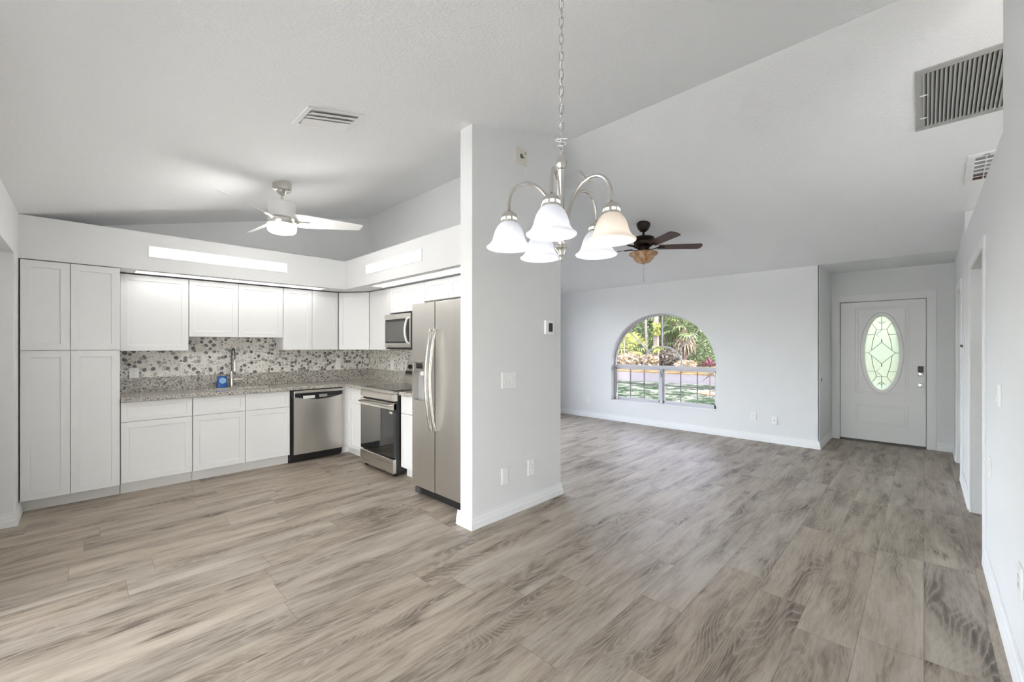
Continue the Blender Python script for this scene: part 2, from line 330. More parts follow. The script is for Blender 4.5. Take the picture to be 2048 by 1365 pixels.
# ---------------------------------------------------------------- mesh helpers
class MB:
    """collects faces in one mesh; frame maps (u, depth, z) to the world"""
    def __init__(self, frame=None):
        self.v, self.f, self.m, self.fr, self.mi = [], [], [], frame, 0
    def add(self, vs, fs):
        o = len(self.v)
        self.v += [tuple(self.fr(*p)) if self.fr else tuple(p) for p in vs]
        self.f += [tuple(i + o for i in f) for f in fs]; self.m += [self.mi] * len(fs)
        return self
    def box(self, x0, x1, y0, y1, z0, z1):
        v = [(x, y, z) for z in (z0, z1) for y in (y0, y1) for x in (x0, x1)]
        return self.add(v, [(0, 2, 3, 1), (4, 5, 7, 6), (0, 1, 5, 4), (2, 6, 7, 3), (0, 4, 6, 2), (1, 3, 7, 5)])
    def prism(self, pts, axis, a, b):
        def P(p, q, w): return {'x': (w, p, q), 'y': (p, w, q), 'z': (p, q, w)}[axis]
        n = len(pts); v = [P(*p, a) for p in pts] + [P(*p, b) for p in pts]
        return self.add(v, [tuple(range(n)), tuple(range(2 * n - 1, n - 1, -1))] + [(i, (i + 1) % n, n + (i + 1) % n, n + i) for i in range(n)])
    def lathe(self, prof, c=(0, 0, 0), n=28, axis='z', close=False, mat=None):
        vs, fs = [], []
        for r, h in prof:
            for k in range(n):
                a = 2 * PI * k / n; p, q = r * math.cos(a), r * math.sin(a)
                w = {'z': (p, q, h), 'y': (p, h, q), 'x': (h, p, q)}[axis]
                if mat: w = tuple(mat @ Vector(w))
                vs.append((c[0] + w[0], c[1] + w[1], c[2] + w[2]))
        m = len(prof); rng = range(m) if close else range(m - 1)
        for i in rng:
            j = (i + 1) % m
            for k in range(n):
                fs.append((i * n + k, i * n + (k + 1) % n, j * n + (k + 1) % n, j * n + k))
        if not close:
            if prof[0][0] > 1e-4: fs.append(tuple(range(n)))
            if prof[-1][0] > 1e-4: fs.append(tuple(range((m - 1) * n, m * n)))
        return self.add(vs, fs)
    def tube(self, pts, r, n=8, closed=False, flat=1.0):
        pts = [Vector(p) for p in pts]; m = len(pts); vs, fs = [], []
        rs = r if isinstance(r, (list, tuple)) else [r] * m
        up = None
        for i in range(m):
            if closed: t = pts[(i + 1) % m] - pts[i - 1]
            else: t = pts[min(i + 1, m - 1)] - pts[max(i - 1, 0)]
            t.normalize()
            if up is None:
                up = Vector((0, 0, 1)) if abs(t.z) < .9 else Vector((1, 0, 0))
            a = t.cross(up).normalized(); up = a.cross(t).normalized()
            for k in range(n):
                an = 2 * PI * k / n
                p = pts[i] + a * (math.cos(an) * rs[i]) + up * (math.sin(an) * rs[i] * flat); vs.append(tuple(p))
        for i in range(m if closed else m - 1):
            j = (i + 1) % m
            for k in range(n): fs.append((i * n + k, i * n + (k + 1) % n, j * n + (k + 1) % n, j * n + k))
        if not closed: fs += [tuple(range(n)), tuple(range((m - 1) * n, m * n))]
        return self.add(vs, fs)
    def ball(self, c, rx, ry=None, rz=None, n=16):
        ry = ry or rx; rz = rz or rx
        prof = [(math.sin(PI * i / n), -math.cos(PI * i / n)) for i in range(n + 1)]; prof[0] = (0.0, -1); prof[-1] = (0.0, 1)
        o = len(self.v); self.lathe([(max(r, 1e-5), h) for r, h in prof], n=n * 2)
        fr = self.fr
        for i in range(o, len(self.v)):
            x, y, z = self.v[i]; self.v[i] = (c[0] + x * rx, c[1] + y * ry, c[2] + z * rz)
        return self
    def shaker(self, u0, u1, z0, z1, d=0, t=.02, s=.06, rec=.007, bev=.006):
        s = min(s, (u1 - u0) * .3, (z1 - z0) * .33)
        def rc(a, dd): return [(u0 + a, dd, z0 + a), (u1 - a, dd, z0 + a), (u1 - a, dd, z1 - a), (u0 + a, dd, z1 - a)]
        e = .0015
        v = rc(0, d + t) + rc(0, d + e) + rc(e, d) + rc(s, d) + rc(s + bev * .3, d + rec)
        f = [(3, 2, 1, 0)]
        for k in range(4):
            for i in range(4): f.append((k * 4 + i, k * 4 + (i + 1) % 4, k * 4 + 4 + (i + 1) % 4, k * 4 + 4 + i))
        f.append((16, 17, 18, 19))
        return self.add(v, f)
    def build(self, name, mats, parent=None, local=False, bevel=0, smooth=32):
        me = bpy.data.meshes.new(name)
        vs = self.v
        if parent is not None and not local:
            inv = parent['_inv'] if False else WM[parent.name].inverted(); vs = [tuple(inv @ Vector(p)) for p in vs]
        org = None
        if parent is None:
            xs, ys, zs = zip(*vs); org = Vector(((min(xs) + max(xs)) / 2, (min(ys) + max(ys)) / 2, min(zs)))
            vs = [tuple(Vector(p) - org) for p in vs]
        me.from_pydata(vs, [], self.f)
        bm = bmesh.new(); bm.from_mesh(me)
        bmesh.ops.recalc_face_normals(bm, faces=bm.faces)
        bm.to_mesh(me); bm.free()
        for k in (mats if isinstance(mats, (list, tuple)) else [mats]): me.materials.append(M[k])
        for p, i in zip(me.polygons, self.m): p.material_index = i
        if smooth:
            for p in me.polygons: p.use_smooth = True
            me.set_sharp_from_angle(angle=R(smooth))
        o = bpy.data.objects.new(name, me); COL.objects.link(o)
        if parent is not None:
            o.parent = parent; WM[o.name] = WM[parent.name]
        else:
            o.location = org; WM[o.name] = Matrix.Translation(org)
        if bevel:
            b = o.modifiers.new('edge', 'BEVEL'); b.width = bevel; b.segments = 2; b.limit_method = 'ANGLE'; b.angle_limit = R(40)
        return o
WM = {}
def thing(name, label, cat, loc=(0, 0, 0), rotz=0, group=None, kind=None):
    o = bpy.data.objects.new(name, None); COL.objects.link(o)
    o.location = loc; o.rotation_euler = (0, 0, rotz); o.empty_display_size = .05
    WM[o.name] = Matrix.Translation(Vector(loc)) @ Matrix.Rotation(rotz, 4, 'Z')
    return tag(o, label, cat, group, kind)
def tag(o, label=None, cat=None, group=None, kind=None):
    for k, v in (('label', label), ('category', cat), ('group', group), ('kind', kind)):
        if v: o[k] = v
    return o
def struct(name, mb, mats, parent=None, **kw):
    o = mb.build(name, mats, parent, **kw)
    if parent is None: o['kind'] = 'structure'
    return o
def copy_tree(src, loc, rotz, label, group=None):
    r = src.copy(); COL.objects.link(r); r.location = loc; r.rotation_euler = (0, 0, rotz); r['label'] = label
    if group: r['group'] = group
    WM[r.name] = Matrix.Translation(Vector(loc)) @ Matrix.Rotation(rotz, 4, 'Z')
    for ch in list(src.children):
        c = ch.copy(); COL.objects.link(c); c.parent = r
        for g in list(ch.children):
            d = g.copy(); COL.objects.link(d); d.parent = c
    return r
FB = lambda yf: (lambda u, d, z: (u, yf + d, z))            # faces the camera side (-y), u runs along +x
FR = lambda xf: (lambda u, d, z: (xf + d, -u, z))           # faces -x, u runs along -y
FW = lambda yf: (lambda u, d, z: (-u, yf - d, z))           # faces +y (right wall), u runs along -x

# ---------------------------------------------------------------- room shell
struct('floor', MB().box(XL - .15, 8.42, -2.6, 6.3, -.12, 0), 'floor', smooth=0)
c = MB()
for a, b in ((XL - .15, XR), (XR, XW)):
    c.prism([(a, cz(a)), (b, cz(b)), (b, cz(b) + .14), (a, cz(a) + .14)], 'y', -2.6, 6.3)
c.box(XW, 8.45, -2.6, 6.3, ZL, ZL + .14)
struct('ceiling', c, 'ceiling', smooth=0)
# left wall with an opening extended out of view to let daylight in
w = MB(); w.box(XL - .15, XL, 5.22, 6.3, 0, ZL); w.box(XL - .15, XL, -.22, 5.22, 2.2, ZL); w.box(XL - .15, XL, YR - .12, -.22, 0, ZL)
struct('wall_left', w, 'wall', smooth=0)
w = MB(); w.prism([(XL, 0), (3.265, 0), (3.265, cz(3.265)), (XL, cz(XL))], 'y', YK, YK + .15)
struct('wall_kitchen', w, 'wall', smooth=0)
w = MB(); w.prism([(3.085, 0), (3.265, 0), (3.265, cz(3.265)), (3.085, cz(3.085))], 'y', YP2, YK)
struct('wall_wing', w, 'wall', smooth=0)
w = MB(); w.prism([(2.138, 0), (3.265, 0), (3.265, cz(3.265)), (2.138, cz(2.138))], 'y', YP, YP2)
struct('wall_partition', w, 'wall', smooth=0)
NX0, NX1, NZ0, NZ1 = 3.45, 6.4, .12, 2.42             # opening added out of sight behind the partition to let daylight in
w = MB(); w.box(3.265, NX0, 5.60, 5.75, 0, NZ1); w.box(NX1, XW, 5.60, 5.75, 0, NZ1); w.box(NX0, NX1, 5.60, 5.75, 0, NZ0)
w.prism([(3.265, NZ1), (XW, NZ1), (XW, ZL), (XR, ZR), (3.265, cz(3.265))], 'y', 5.60, 5.75)
struct('wall_living', w, 'wall', smooth=0)
# window wall with the arched opening
WY0, WY1, WZ0, WZS, WH = 2.416, 4.361, .386, 1.10, .927
WYC, WA = (WY0 + WY1) / 2, (WY1 - WY0) / 2
def arch(t, a=WA, h=WH): return (WYC - a * math.cos(t), WZS + h * math.sin(t))
NA = 40; AR = [arch(PI * i / NA) for i in range(NA + 1)]
X0, X1 = XW, XW + .22
w = MB()
w.box(X0, X1, 1.045, WY0, 0, ZL); w.box(X0, X1, WY1, 5.75, 0, ZL); w.box(X0, X1, WY0, WY1, 0, WZ0)
for (ya, za), (yb, zb) in zip(AR, AR[1:]):
    w.add([(x, y, z) for x in (X0, X1) for y, z in ((ya, za), (yb, zb), (yb, ZL), (ya, ZL))], [(0, 1, 2, 3), (7, 6, 5, 4), (0, 4, 5, 1), (3, 2, 6, 7)])
struct('wall_window', w, 'wall', smooth=0)
struct('wall_alcove', MB().box(XW + .22, 8.26, 1.05, 1.25, 0, ZL).box(XW, XW + .22, 1.05, 1.06, 0, ZL), 'wall', smooth=0)
DY0, DY1, DZ = -.025, .936, 2.12
w = MB(); w.box(8.26, 8.42, YR - .12, DY0, 0, ZL); w.box(8.26, 8.42, DY1, 1.25, 0, ZL); w.box(8.26, 8.42, DY0, DY1, DZ, ZL)
struct('wall_entry', w, 'wall', smooth=0)
# right wall: full height, then a ledge-height stretch with a hall opening, then full height again
H0, H1, HZ = 4.27, 5.40, 2.115
C0, C1 = 6.72, 7.56
LX0, LX1, LZ = 3.365, 6.25, 2.575
yr0 = YR - .12
w = MB()
w.prism([(XL - .15, 0), (LX0, 0), (LX0, cz(LX0)), (XL - .15, cz(XL - .15))], 'y', yr0, YR)
w.box(LX0, H0, yr0, YR, 0, LZ); w.box(H0, H1, yr0, YR, HZ, LZ); w.box(H1, LX1, yr0, YR, 0, LZ)
w.prism([(LX1, 0), (C0, 0), (C0, 2.10), (C1, 2.10), (C1, 0), (8.26, 0), (8.26, ZL), (XW, ZL), (LX1, cz(LX1))], 'y', yr0, YR)
struct('wall_right', w, 'wall', smooth=0)
# hall behind the right wall
w = MB(); w.box(H1, H1 + .12, -2.5, yr0, 0, 2.44); w.box(H0 - .12, H0, -2.5, yr0, 0, 2.44); w.box(C1, C1 + .1, -1.1, yr0, 0, 2.44); w.box(C0 - .1, C0, -1.1, yr0, 0, 2.44); w.box(C0, C1, -1.1, -1.0, 0, 2.44)
struct('wall_hall', w, 'hall', smooth=0)
w = MB().box(XL - .15, 8.42, -2.62, -2.5, 0, 1.4).box(XL - .15, 8.42, -2.62, -2.5, 2.5, ZL).box(XL - .15, .6, -2.62, -2.5, 1.4, 2.5).box(3.9, 6.2, -2.62, -2.5, 1.4, 2.5).box(8.2, 8.42, -2.62, -2.5, 1.4, 2.5).box(6.2, 8.2, -2.62, -2.5, 1.4, 1.8).box(7.7, 8.2, -2.62, -2.5, 1.8, 2.5)  # high openings in this unseen wall are added to let daylight in
w.prism([(XL, ZL), (8.4, ZL), (XW, ZL + .02), (XR, ZR)], 'y', -2.62, -2.5); struct('wall_back', w, 'wall', smooth=0)
struct('wall_side', MB().box(8.26, 8.42, -2.5, yr0, 0, ZL).box(XL - .15, XL, -2.5, yr0, 0, ZL), 'wall', smooth=0)

# unseen slab added beyond the left opening to block sun and skylight
struct('sun_blocker', MB().box(XL - 4.2, XL - .15, YR - 2, 6.3, 2.42, 2.56), 'ceiling', smooth=0)

# soffit over the kitchen cabinets
SF, SX = 5.53, 2.444
s_ = MB(); s_.box(XL, 3.085, SF, YK, 2.205, ZL); s_.box(SX, 3.085, YP2, SF, 2.205, ZL)
struct('ceiling_soffit', s_, 'wall', smooth=0)

# ---------------------------------------------------------------- baseboards (flared profile swept along a path)
BP = [(0, 0), (.021, 0), (.018, .048), (.013, .060), (.011, .078), (.006, .086), (.004, .112), (0, .112)]
def baseboard(name, path, mat='trim'):
    mb = MB(); P = [Vector(p) for p in path]; n = len(BP); vs = []
    for i, p in enumerate(P):
        d0 = (P[i] - P[i - 1]).normalized() if i else (P[1] - P[0]).normalized()
        d1 = (P[i + 1] - P[i]).normalized() if i < len(P) - 1 else d0
        n0, n1 = Vector((d0.y, -d0.x)), Vector((d1.y, -d1.x)); mt = (n0 + n1); k = mt.normalized(); sc = 1 / max(.3, k.dot(n0))
        for o, z in BP: q = p + k * (o * sc); vs.append((q.x, q.y, z))
    fs = [tuple(range(n)), tuple(range((len(P) - 1) * n, len(P) * n))]
    for i in range(len(P) - 1):
        for k in range(n): fs.append((i * n + k, i * n + (k + 1) % n, (i + 1) * n + (k + 1) % n, (i + 1) * n + k))
    mb.add(vs, fs); struct(name, mb, mat, smooth=0)
E_ = .0005
baseboard('baseboard_partition', [(2.138 - E_, 2.72), (2.138 - E_, YP - E_), (3.265 + E_, YP - E_), (3.265 + E_, 5.60 - E_), (XW - E_, 5.60 - E_), (XW - E_, 1.05 - E_), (8.26 - E_, 1.05 - E_), (8.26 - E_, 1.024)])
baseboard('baseboard_entry', [(8.26 - E_, -.124), (8.26 - E_, YR + E_), (C1 + .085, YR + E_)])
baseboard('baseboard_hall', [(C0 - .085, YR + E_), (H1 + .075, YR + E_)])
baseboard('baseboard_right', [(H0 - .075, YR + E_), (XL + .005, YR + E_)])
baseboard('baseboard_left', [(XL - .13, 5.22 - E_), (XL + E_, 5.22 - E_), (XL + E_, 5.60)])
baseboard('baseboard_jamb', [(H1 - E_, yr0 + .02), (H1 - E_, -2.0)])

# casings of the two openings in the right wall
t_ = MB()
t_.box(H0 - .075, H0, YR, YR + .014, 0, HZ + .075); t_.box(H1, H1 + .075, YR, YR + .014, 0, HZ + .075); t_.box(H0, H1, YR, YR + .014, HZ, HZ + .075)
struct('trim_1', t_, 'trim', bevel=.003, smooth=0)
t_ = MB()
t_.box(C0 - .085, C0, YR, YR + .014, 0, 2.185); t_.box(C1, C1 + .085, YR, YR + .014, 0, 2.185); t_.box(C0, C1, YR, YR + .014, 2.10, 2.185)
struct('trim_2', t_, 'trim', bevel=.003, smooth=0)

# ---------------------------------------------------------------- arched window
win = thing('window_1', 'arched window with a sunburst top over two sliding sashes', 'window', (XW + .14, WYC, WZ0), 0, None, 'structure')
fx0, fx1 = XW + .12, XW + .17
def sweep_rect(mb, path, w, x0, x1, closed=False):
    """flat bar of width w (inward) along a yz path"""
    n = len(path); vs, fs = [], []
    for i, (y, z) in enumerate(path):
        a = path[i - 1] if i or closed else path[i]; b = path[(i + 1) % n] if i < n - 1 or closed else path[i]
        ty, tz = b[0] - a[0], b[1] - a[1]; l = math.hypot(ty, tz) or 1; ny, nz = tz / l, -ty / l
        for ww in (0, w):
            for x in (x0, x1): vs.append((x, y + ny * ww, z + nz * ww))
    for i in range(n if closed else n - 1):
        j = (i + 1) % n
        for p, q in ((0, 1), (1, 3), (3, 2), (2, 0)): fs.append((i * 4 + p, i * 4 + q, j * 4 + q, j * 4 + p))
    if not closed: fs += [(0, 1, 3, 2), ((n - 1) * 4, (n - 1) * 4 + 1, (n - 1) * 4 + 3, (n - 1) * 4 + 2)]
    mb.add(vs, fs)
f = MB(); sweep_rect(f, AR, .03, fx0, fx1)
f.box(fx0, fx1, WY0, WY0 + .03, WZ0 + .012, WZS + .02); f.box(fx0, fx1, WY1 - .03, WY1, WZ0 + .012, WZS + .02); f.box(fx0, fx1, WY0, WY1, WZ0 + .012, WZ0 + .04)
f.box(fx0 - .012, fx1, WY0, WY1, 1.030, 1.088); f.box(fx0 - .012, fx1, WYC - .02, WYC + .035, WZ0 + .02, 1.035)
f.build('frame', 'winframe', win, bevel=.003, smooth=0)
st = MB(); st.box(XW - .012, fx0, WY0 + .001, WY1 - .001, WZ0 + .0005, WZ0 + .016); st.build('sill', 'trim', win, bevel=.004, smooth=0)
sb = MB(); xm0, xm1 = fx0 + .014, fx0 + .034
sweep_rect(sb, [(WYC - .375 * math.cos(PI * i / 24), 1.088 + .36 * math.sin(PI * i / 24)) for i in range(25)], .02, xm0, xm1)
for an in (45, 90, 135):
    ca, sa = math.cos(R(an)), math.sin(R(an))
    p0 = (WYC - .365 * ca, 1.088 + .35 * sa); p1 = (WYC - (WA - .02) * ca, WZS + (WH - .02) * sa)
    ny, nz = sa * .009, ca * .009
    sb.prism([(p0[0] - ny, p0[1] - nz), (p1[0] - ny, p1[1] - nz), (p1[0] + ny, p1[1] + nz), (p0[0] + ny, p0[1] + nz)], 'x', xm0, xm1)
sb.build('sunburst_bars', 'winframe', win, smooth=0)
for k, (ya, yb) in enumerate(((WY0 + .03, WYC - .02), (WYC + .035, WY1 - .03))):
    s = MB(); z0, z1 = WZ0 + .04, 1.03; xs0, xs1 = fx0 + .006, fx0 + .036
    s.box(xs0, xs1, ya, ya + .03, z0, z1); s.box(xs0, xs1, yb - .03, yb, z0, z1); s.box(xs0, xs1, ya, yb, z0, z0 + .034); s.box(xs0, xs1, ya, yb, z1 - .03, z1)
    sash = s.build('sash', 'winframe', win, bevel=.002, smooth=0)
    g = MB(); 
    for i in (1, 2):
        yy = ya + .03 + (yb - ya - .06) * i / 3; g.box(xs0 + .004, xs1 - .006, yy - .008, yy + .008, z0 + .03, z1 - .03)
    g.box(xs0 + .004, xs1 - .006, ya + .03, yb - .03, .722, .746)
    g.build('muntin', 'muntin', sash, smooth=0)
p = MB(); p.box(fx0 + .022, fx0 + .025, WY0 + .02, WY1 - .02, WZ0 + .04, 1.05)
ar2 = [arch(PI * i / NA, WA - .02, WH - .02) for i in range(NA + 1)]
p.prism([(WY0 + .02, 1.06)] + ar2 + [(WY1 - .02, 1.06)], 'x', fx0 + .022, fx0 + .025)
p.build('glass_pane', 'arched_pane', win, smooth=0)
h = MB(); h.box(fx0 - .03, fx0, WY1 - .10, WY1 - .055, WZ0 + .02, WZ0 + .05); h.box(fx0 - .045, fx0 - .025, WY1 - .09, WY1 - .065, WZ0 + .03, WZ0 + .15)
h.build('latch', 'plastic', win, bevel=.005, smooth=0)
h = MB(); h.box(fx0 - .02, fx0, WY0 + .03, WY0 + .06, WZ0 + .02, WZ0 + .04); h.tube([(fx0 - .015, WY0 + .05, WZ0 + .035), (fx0 - .03, WY0 + .055, WZ0 + .08), (fx0 - .03, WY0 + .075, WZ0 + .105)], .007)
tag(h.build('crank_handle', 'black', win), 'black crank handle')
mb = MB(); mb.tube([(fx0 - .014, WYC + .005, 1.0), (fx0 - .03, WYC + .012, .97), (fx0 - .022, WYC - .002, .92), (fx0 - .014, WYC + .006, .88)], .006)
tag(mb.build('sash_lock', 'slot', win), 'dark metal lock on the centre mullion')

sd = thing('added_door', 'unseen sliding glass door added at left to let daylight in', 'door', (XL - .13, 2.83, 0), 0, None, 'structure')  # door added out of view for daylight; its tint dims that light
b = MB(); b.box(XL - .15, XL - .11, -.22, -.17, 0, 2.2); b.box(XL - .15, XL - .11, 5.17, 5.22, 0, 2.2); b.box(XL - .15, XL - .11, -.17, 5.17, 0, .05); b.box(XL - .15, XL - .11, -.17, 5.17, 2.15, 2.2)
for q in (2.0, 3.58): b.box(XL - .15, XL - .11, q, q + .06, .05, 2.15)
b.build('frame', 'trim', sd, smooth=0)
b = MB(); b.box(XL - .145, XL - .12, 3.64, 5.17, .05, 2.15); b.box(XL - .145, XL - .12, -.17, .22, .05, 2.15); b.build('light_blocker', 'whiteenamel', sd, smooth=0)  # opaque panels added to hold back part of the daylight
b = MB(); b.box(XL - .134, XL - .128, .2, 3.60, .03, 2.17); b.build('glass_pane', 'tinted', sd, smooth=0)
w2 = thing('added_window', 'unseen window added behind the partition to light the living room', 'window', ((NX0 + NX1) / 2, 5.69, NZ0), 0, None, 'structure')  # window added out of view to brighten the living room
b = MB(); b.box(NX0, NX1, 5.67, 5.71, NZ0, NZ0 + .04); b.box(NX0, NX1, 5.67, 5.71, NZ1 - .04, NZ1)
for q in (NX0, (NX0 + NX1) / 2 - .02, NX1 - .04): b.box(q, q + .04, 5.67, 5.71, NZ0 + .04, NZ1 - .04)
b.build('frame', 'trim', w2, smooth=0)
b = MB(); b.box(NX0 + .02, NX1 - .02, 5.688, 5.692, NZ0 + .02, NZ1 - .02); b.build('glass_pane', 'pane', w2, smooth=0)

# ---------------------------------------------------------------- entry door
dr = thing('door_1', 'white front door with a tall oval leaded glass', 'door', (8.26, .455, 0), 0, None, 'structure')
cs = MB(); cs.box(8.245, 8.26, DY0 - .095, DY0 - .004, 0, 2.222); cs.box(8.245, 8.26, DY1 + .004, DY1 + .095, 0, 2.222); cs.box(8.245, 8.26, DY0 - .004, DY1 + .004, DZ + .004, 2.222)
cs.build('casing', 'trim', dr, bevel=.002, smooth=0)
jb = MB(); jb.box(8.331, 8.40, DY0, DY0 + .03, .0, DZ); jb.box(8.331, 8.40, DY1 - .03, DY1, 0, DZ); jb.box(8.331, 8.40, DY0, DY1, DZ - .03, DZ); jb.build('door_stop', 'trim', dr, smooth=0)
th = MB(); th.box(8.25, 8.40, DY0, DY1, 0.0, .025); tag(th.build('threshold', 'slot', dr, smooth=0), 'dark threshold')
OC, OW, OH, OZ = .449, .192, .548, 1.343
def oval(k, n=64, dy=0): return [(OC + (OW + k) * math.cos(2 * PI * i / n), OZ + (OH + k) * math.sin(2 * PI * i / n)) for i in range(n)]
dx0, dx1 = 8.285, 8.33
dl = MB()
# slab with an oval hole: fan the front face between the hole and the outline
ya, yb, za, zb = DY0 + .006, DY1 - .006, .026, DZ - .006
ov = oval(.03)
def outline(i, n=64):
    a = 2 * PI * i / n; c_, s_ = math.cos(a), math.sin(a)
    ky = ((yb - OC) if c_ > 0 else (OC - ya)) / max(abs(c_), 1e-6); kz = ((zb - OZ) if s_ > 0 else (OZ - za)) / max(abs(s_), 1e-6)
    k = min(ky, kz); return (OC + c_ * k, OZ + s_ * k)
ol = [outline(i) for i in range(64)]
for cy, czz in ((ya, za), (yb, za), (yb, zb), (ya, zb)):
    j = min(range(64), key=lambda i: math.hypot(ol[i][0] - cy, ol[i][1] - czz)); ol[j] = (cy, czz)
vs = [(x, y, z) for x in (dx0, dx1) for q in (ov, ol) for y, z in q]
fs = []
for i in range(64):
    j = (i + 1) % 64
    fs += [(i, j, 64 + j, 64 + i), (128 + i, 192 + i, 192 + j, 128 + j), (i, 128 + i, 128 + j, j), (64 + i, 64 + j, 192 + j, 192 + i)]
dl.add(vs, fs); slab = dl.build('door_slab', 'whiteenamel', dr, smooth=0)
def rect_mould(mb, y0, y1, z0, z1, w=.012, d=.006):
    path = [(y0, z0), (y0, z1), (y1, z1), (y1, z0)]; sweep_rect(mb, path, 0, 0, 0, True) if False else None
    for a in (0, .030):
        mb.box(dx0 - d, dx0, y0 + a, y1 - a, z0 + a, z0 + a + w); mb.box(dx0 - d, dx0, y0 + a, y1 - a, z1 - a - w, z1 - a)
        mb.box(dx0 - d, dx0, y0 + a, y0 + a + w, z0 + a, z1 - a); mb.box(dx0 - d, dx0, y1 - a - w, y1 - a, z0 + a, z1 - a)
md = MB(); rect_mould(md, .153, .757, .72, 2.035); rect_mould(md, .155, .75, .27, .57)
md.build('panel_moulding', 'whiteenamel', slab, bevel=.004, smooth=0)
of = MB(); o1 = oval(.055); o2 = oval(-.002)
vs, fs = [], []
for x, ring in ((dx0, o1), (dx0 - .012, oval(.048)), (dx0 - .018, oval(.028)), (dx0 - .014, oval(.006)), (dx0, o2), (dx1, o2), (dx1, o1)):
    vs += [(x, y, z) for y, z in ring]
for k in range(6):
    for i in range(64): fs.append((k * 64 + i, k * 64 + (i + 1) % 64, k * 64 + 64 + (i + 1) % 64, k * 64 + 64 + i))
of.add(vs, fs); of.build('oval_frame', 'plastic', dr)
gp = MB(); gp.prism(oval(0), 'x', dx0 + .012, dx0 + .018); gl = gp.build('oval_glass', 'doorglass', dr, smooth=0)
cm = MB()
def came(*pts, r=.0032):
    cm.tube([(dx0 + .011, OC - y * OW, OZ + z * OH) for y, z in pts], r, 6)
for s in (1, -1):
    came((0, s * .96), (0, s * .62)); came((-.25, s * .86), (0, s * .78), (.25, s * .86)); came((-.12, s * .82), (0, s * .87), (.12, s * .82))
    came((-.56, s * .80), (-.30, s * .64)); came((.56, s * .80), (.30, s * .64)); came((-.30, s * .64), (.30, s * .64))
    came((0, s * .62), (-.32, s * .50), (0, s * .37), (.32, s * .50), (0, s * .62)); came((0, s * .37), (0, s * .29), r=.005)
    came((0, s * .29), (-.78, 0)); came((0, s * .29), (.78, 0))
    came((-.86, s * .50), (-.42, s * .50)); came((.86, s * .50), (.42, s * .50))
    for q in (1, -1): came((q * .30, s * .64), (q * .40, s * .50), (q * .52, s * .33), (q * .60, s * .08))
came((-.98, 0), (-.78, 0)); came((.98, 0), (.78, 0))
cm.build('lead_came', 'slot', gl)
kb = MB(); kb.box(dx0 - .03, dx0, .002, .066, 1.02, 1.165); kp = kb.build('keypad_lock', 'chrome', dr, bevel=.008, smooth=0)
k2 = MB(); k2.box(dx0 - .034, dx0 - .028, .006, .062, 1.075, 1.160); tag(k2.build('keypad', 'black', kp, bevel=.003), 'black keypad')
k3 = MB(); k3.lathe([(.026, 0), (.028, -.012), (.02, -.03), (.001, -.032)], (dx0 - .028, .034, 1.05), axis='x'); k3.build('thumb_turn', 'chrome', kp)
k4 = MB(); k4.lathe([(.034, 0), (.034, -.008), (.014, -.014), (.013, -.035), (.028, -.045), (.031, -.06), (.022, -.072), (.001, -.074)], (dx0, .034, .893), axis='x'); k4.build('door_knob', 'chrome', dr)

# ---------------------------------------------------------------- kitchen cabinets
def cabinet(name, label, frame, u0, u1, z0, z1, depth, fronts, base=None, toe=None, cat='cabinet', group=None):
    """fronts: (kind, u0, u1, z0, z1); body behind the fronts, optional toe kick"""
    p = Vector(frame((u0 + u1) / 2, depth / 2, z0 if not toe else 0))
    t = thing(name, label, cat, p, 0, group)
    b = MB(frame); b.box(u0, u1, .0215, depth, z0, z1); b.build('body', 'cab', t, smooth=0)
    for kind, a, c, za, zb in fronts:
        d = MB(frame); d.shaker(a, c, za, zb, 0, .02, .058 if kind == 'door' else .045); d.build(kind, 'cab', t, smooth=0)
    if toe:
        k = MB(frame); k.box(u0, u1, .075, .095, .001, z0); k.build('toe_kick', 'toe', t, smooth=0)
    return t
B = FB(5.53); g = .0022
G1 = 'white shaker base cabinets'; G2 = 'white shaker upper cabinets'
cabinet('pantry_cabinet', 'tall white shaker pantry with four doors in the left kitchen corner', B, -.392, .238, .103, 2.198, .615,
        [('door', -.390, -.092 - g, .105, 1.405), ('door', -.092 + g, .236, .105, 1.405), ('door', -.390, -.092 - g, 1.411, 2.196), ('door', -.092 + g, .236, 1.411, 2.196)], toe=1)
cabinet('base_cabinet', 'white base cabinet with one wide drawer over one wide door, beside the tall pantry', B, .2425, .799, .112, .903, .615,
        [('drawer_front', .245, .796, .708, .898), ('door', .245, .796, .115, .703)], toe=1, group=G1)
cabinet('base_cabinet', 'white double-door sink base cabinet under the faucet', B, .8015, 1.757, .112, .903, .615,
        [('drawer_front', .804, 1.285 - g, .708, .898), ('drawer_front', 1.285 + g, 1.754, .708, .898), ('door', .804, 1.285 - g, .115, .703), ('door', 1.285 + g, 1.754, .115, .703)], toe=1, group=G1)
RG = FR(2.444)
ct = cabinet('base_cabinet', 'white corner base cabinet between the dishwasher and the left side of the range', RG, -5.43, -4.925, .112, .903, .615,
        [('drawer_front', -5.385, -4.928, .708, .898), ('door', -5.385, -4.928, .115, .703)], toe=1, group=G1)
fl = MB(); fl.box(2.412, 2.466, 5.532, 5.552, .112, .903); fl.box(2.444, 2.464, 5.43, 5.532, .112, .903); fl.box(2.36, 2.54, 5.61, 5.63, .001, .112); fl.box(2.52, 2.54, 5.43, 5.61, .001, .112); fl.build('corner_filler', 'cab', ct, smooth=0)
cabinet('base_cabinet', 'narrow white base cabinet squeezed between the range and the refrigerator', RG, -4.118, -3.60, .112, .903, .615,
        [('drawer_front', -4.115, -3.603, .708, .898), ('door', -4.115, -3.603, .115, .703)], toe=1, group=G1)
UB = FB(5.85)
cabinet('upper_cabinet', 'single-door white upper cabinet right beside the tall pantry', UB, .251, .812, 1.395, 2.192, .298, [('door', .253, .809, 1.397, 2.190)], group=G2)
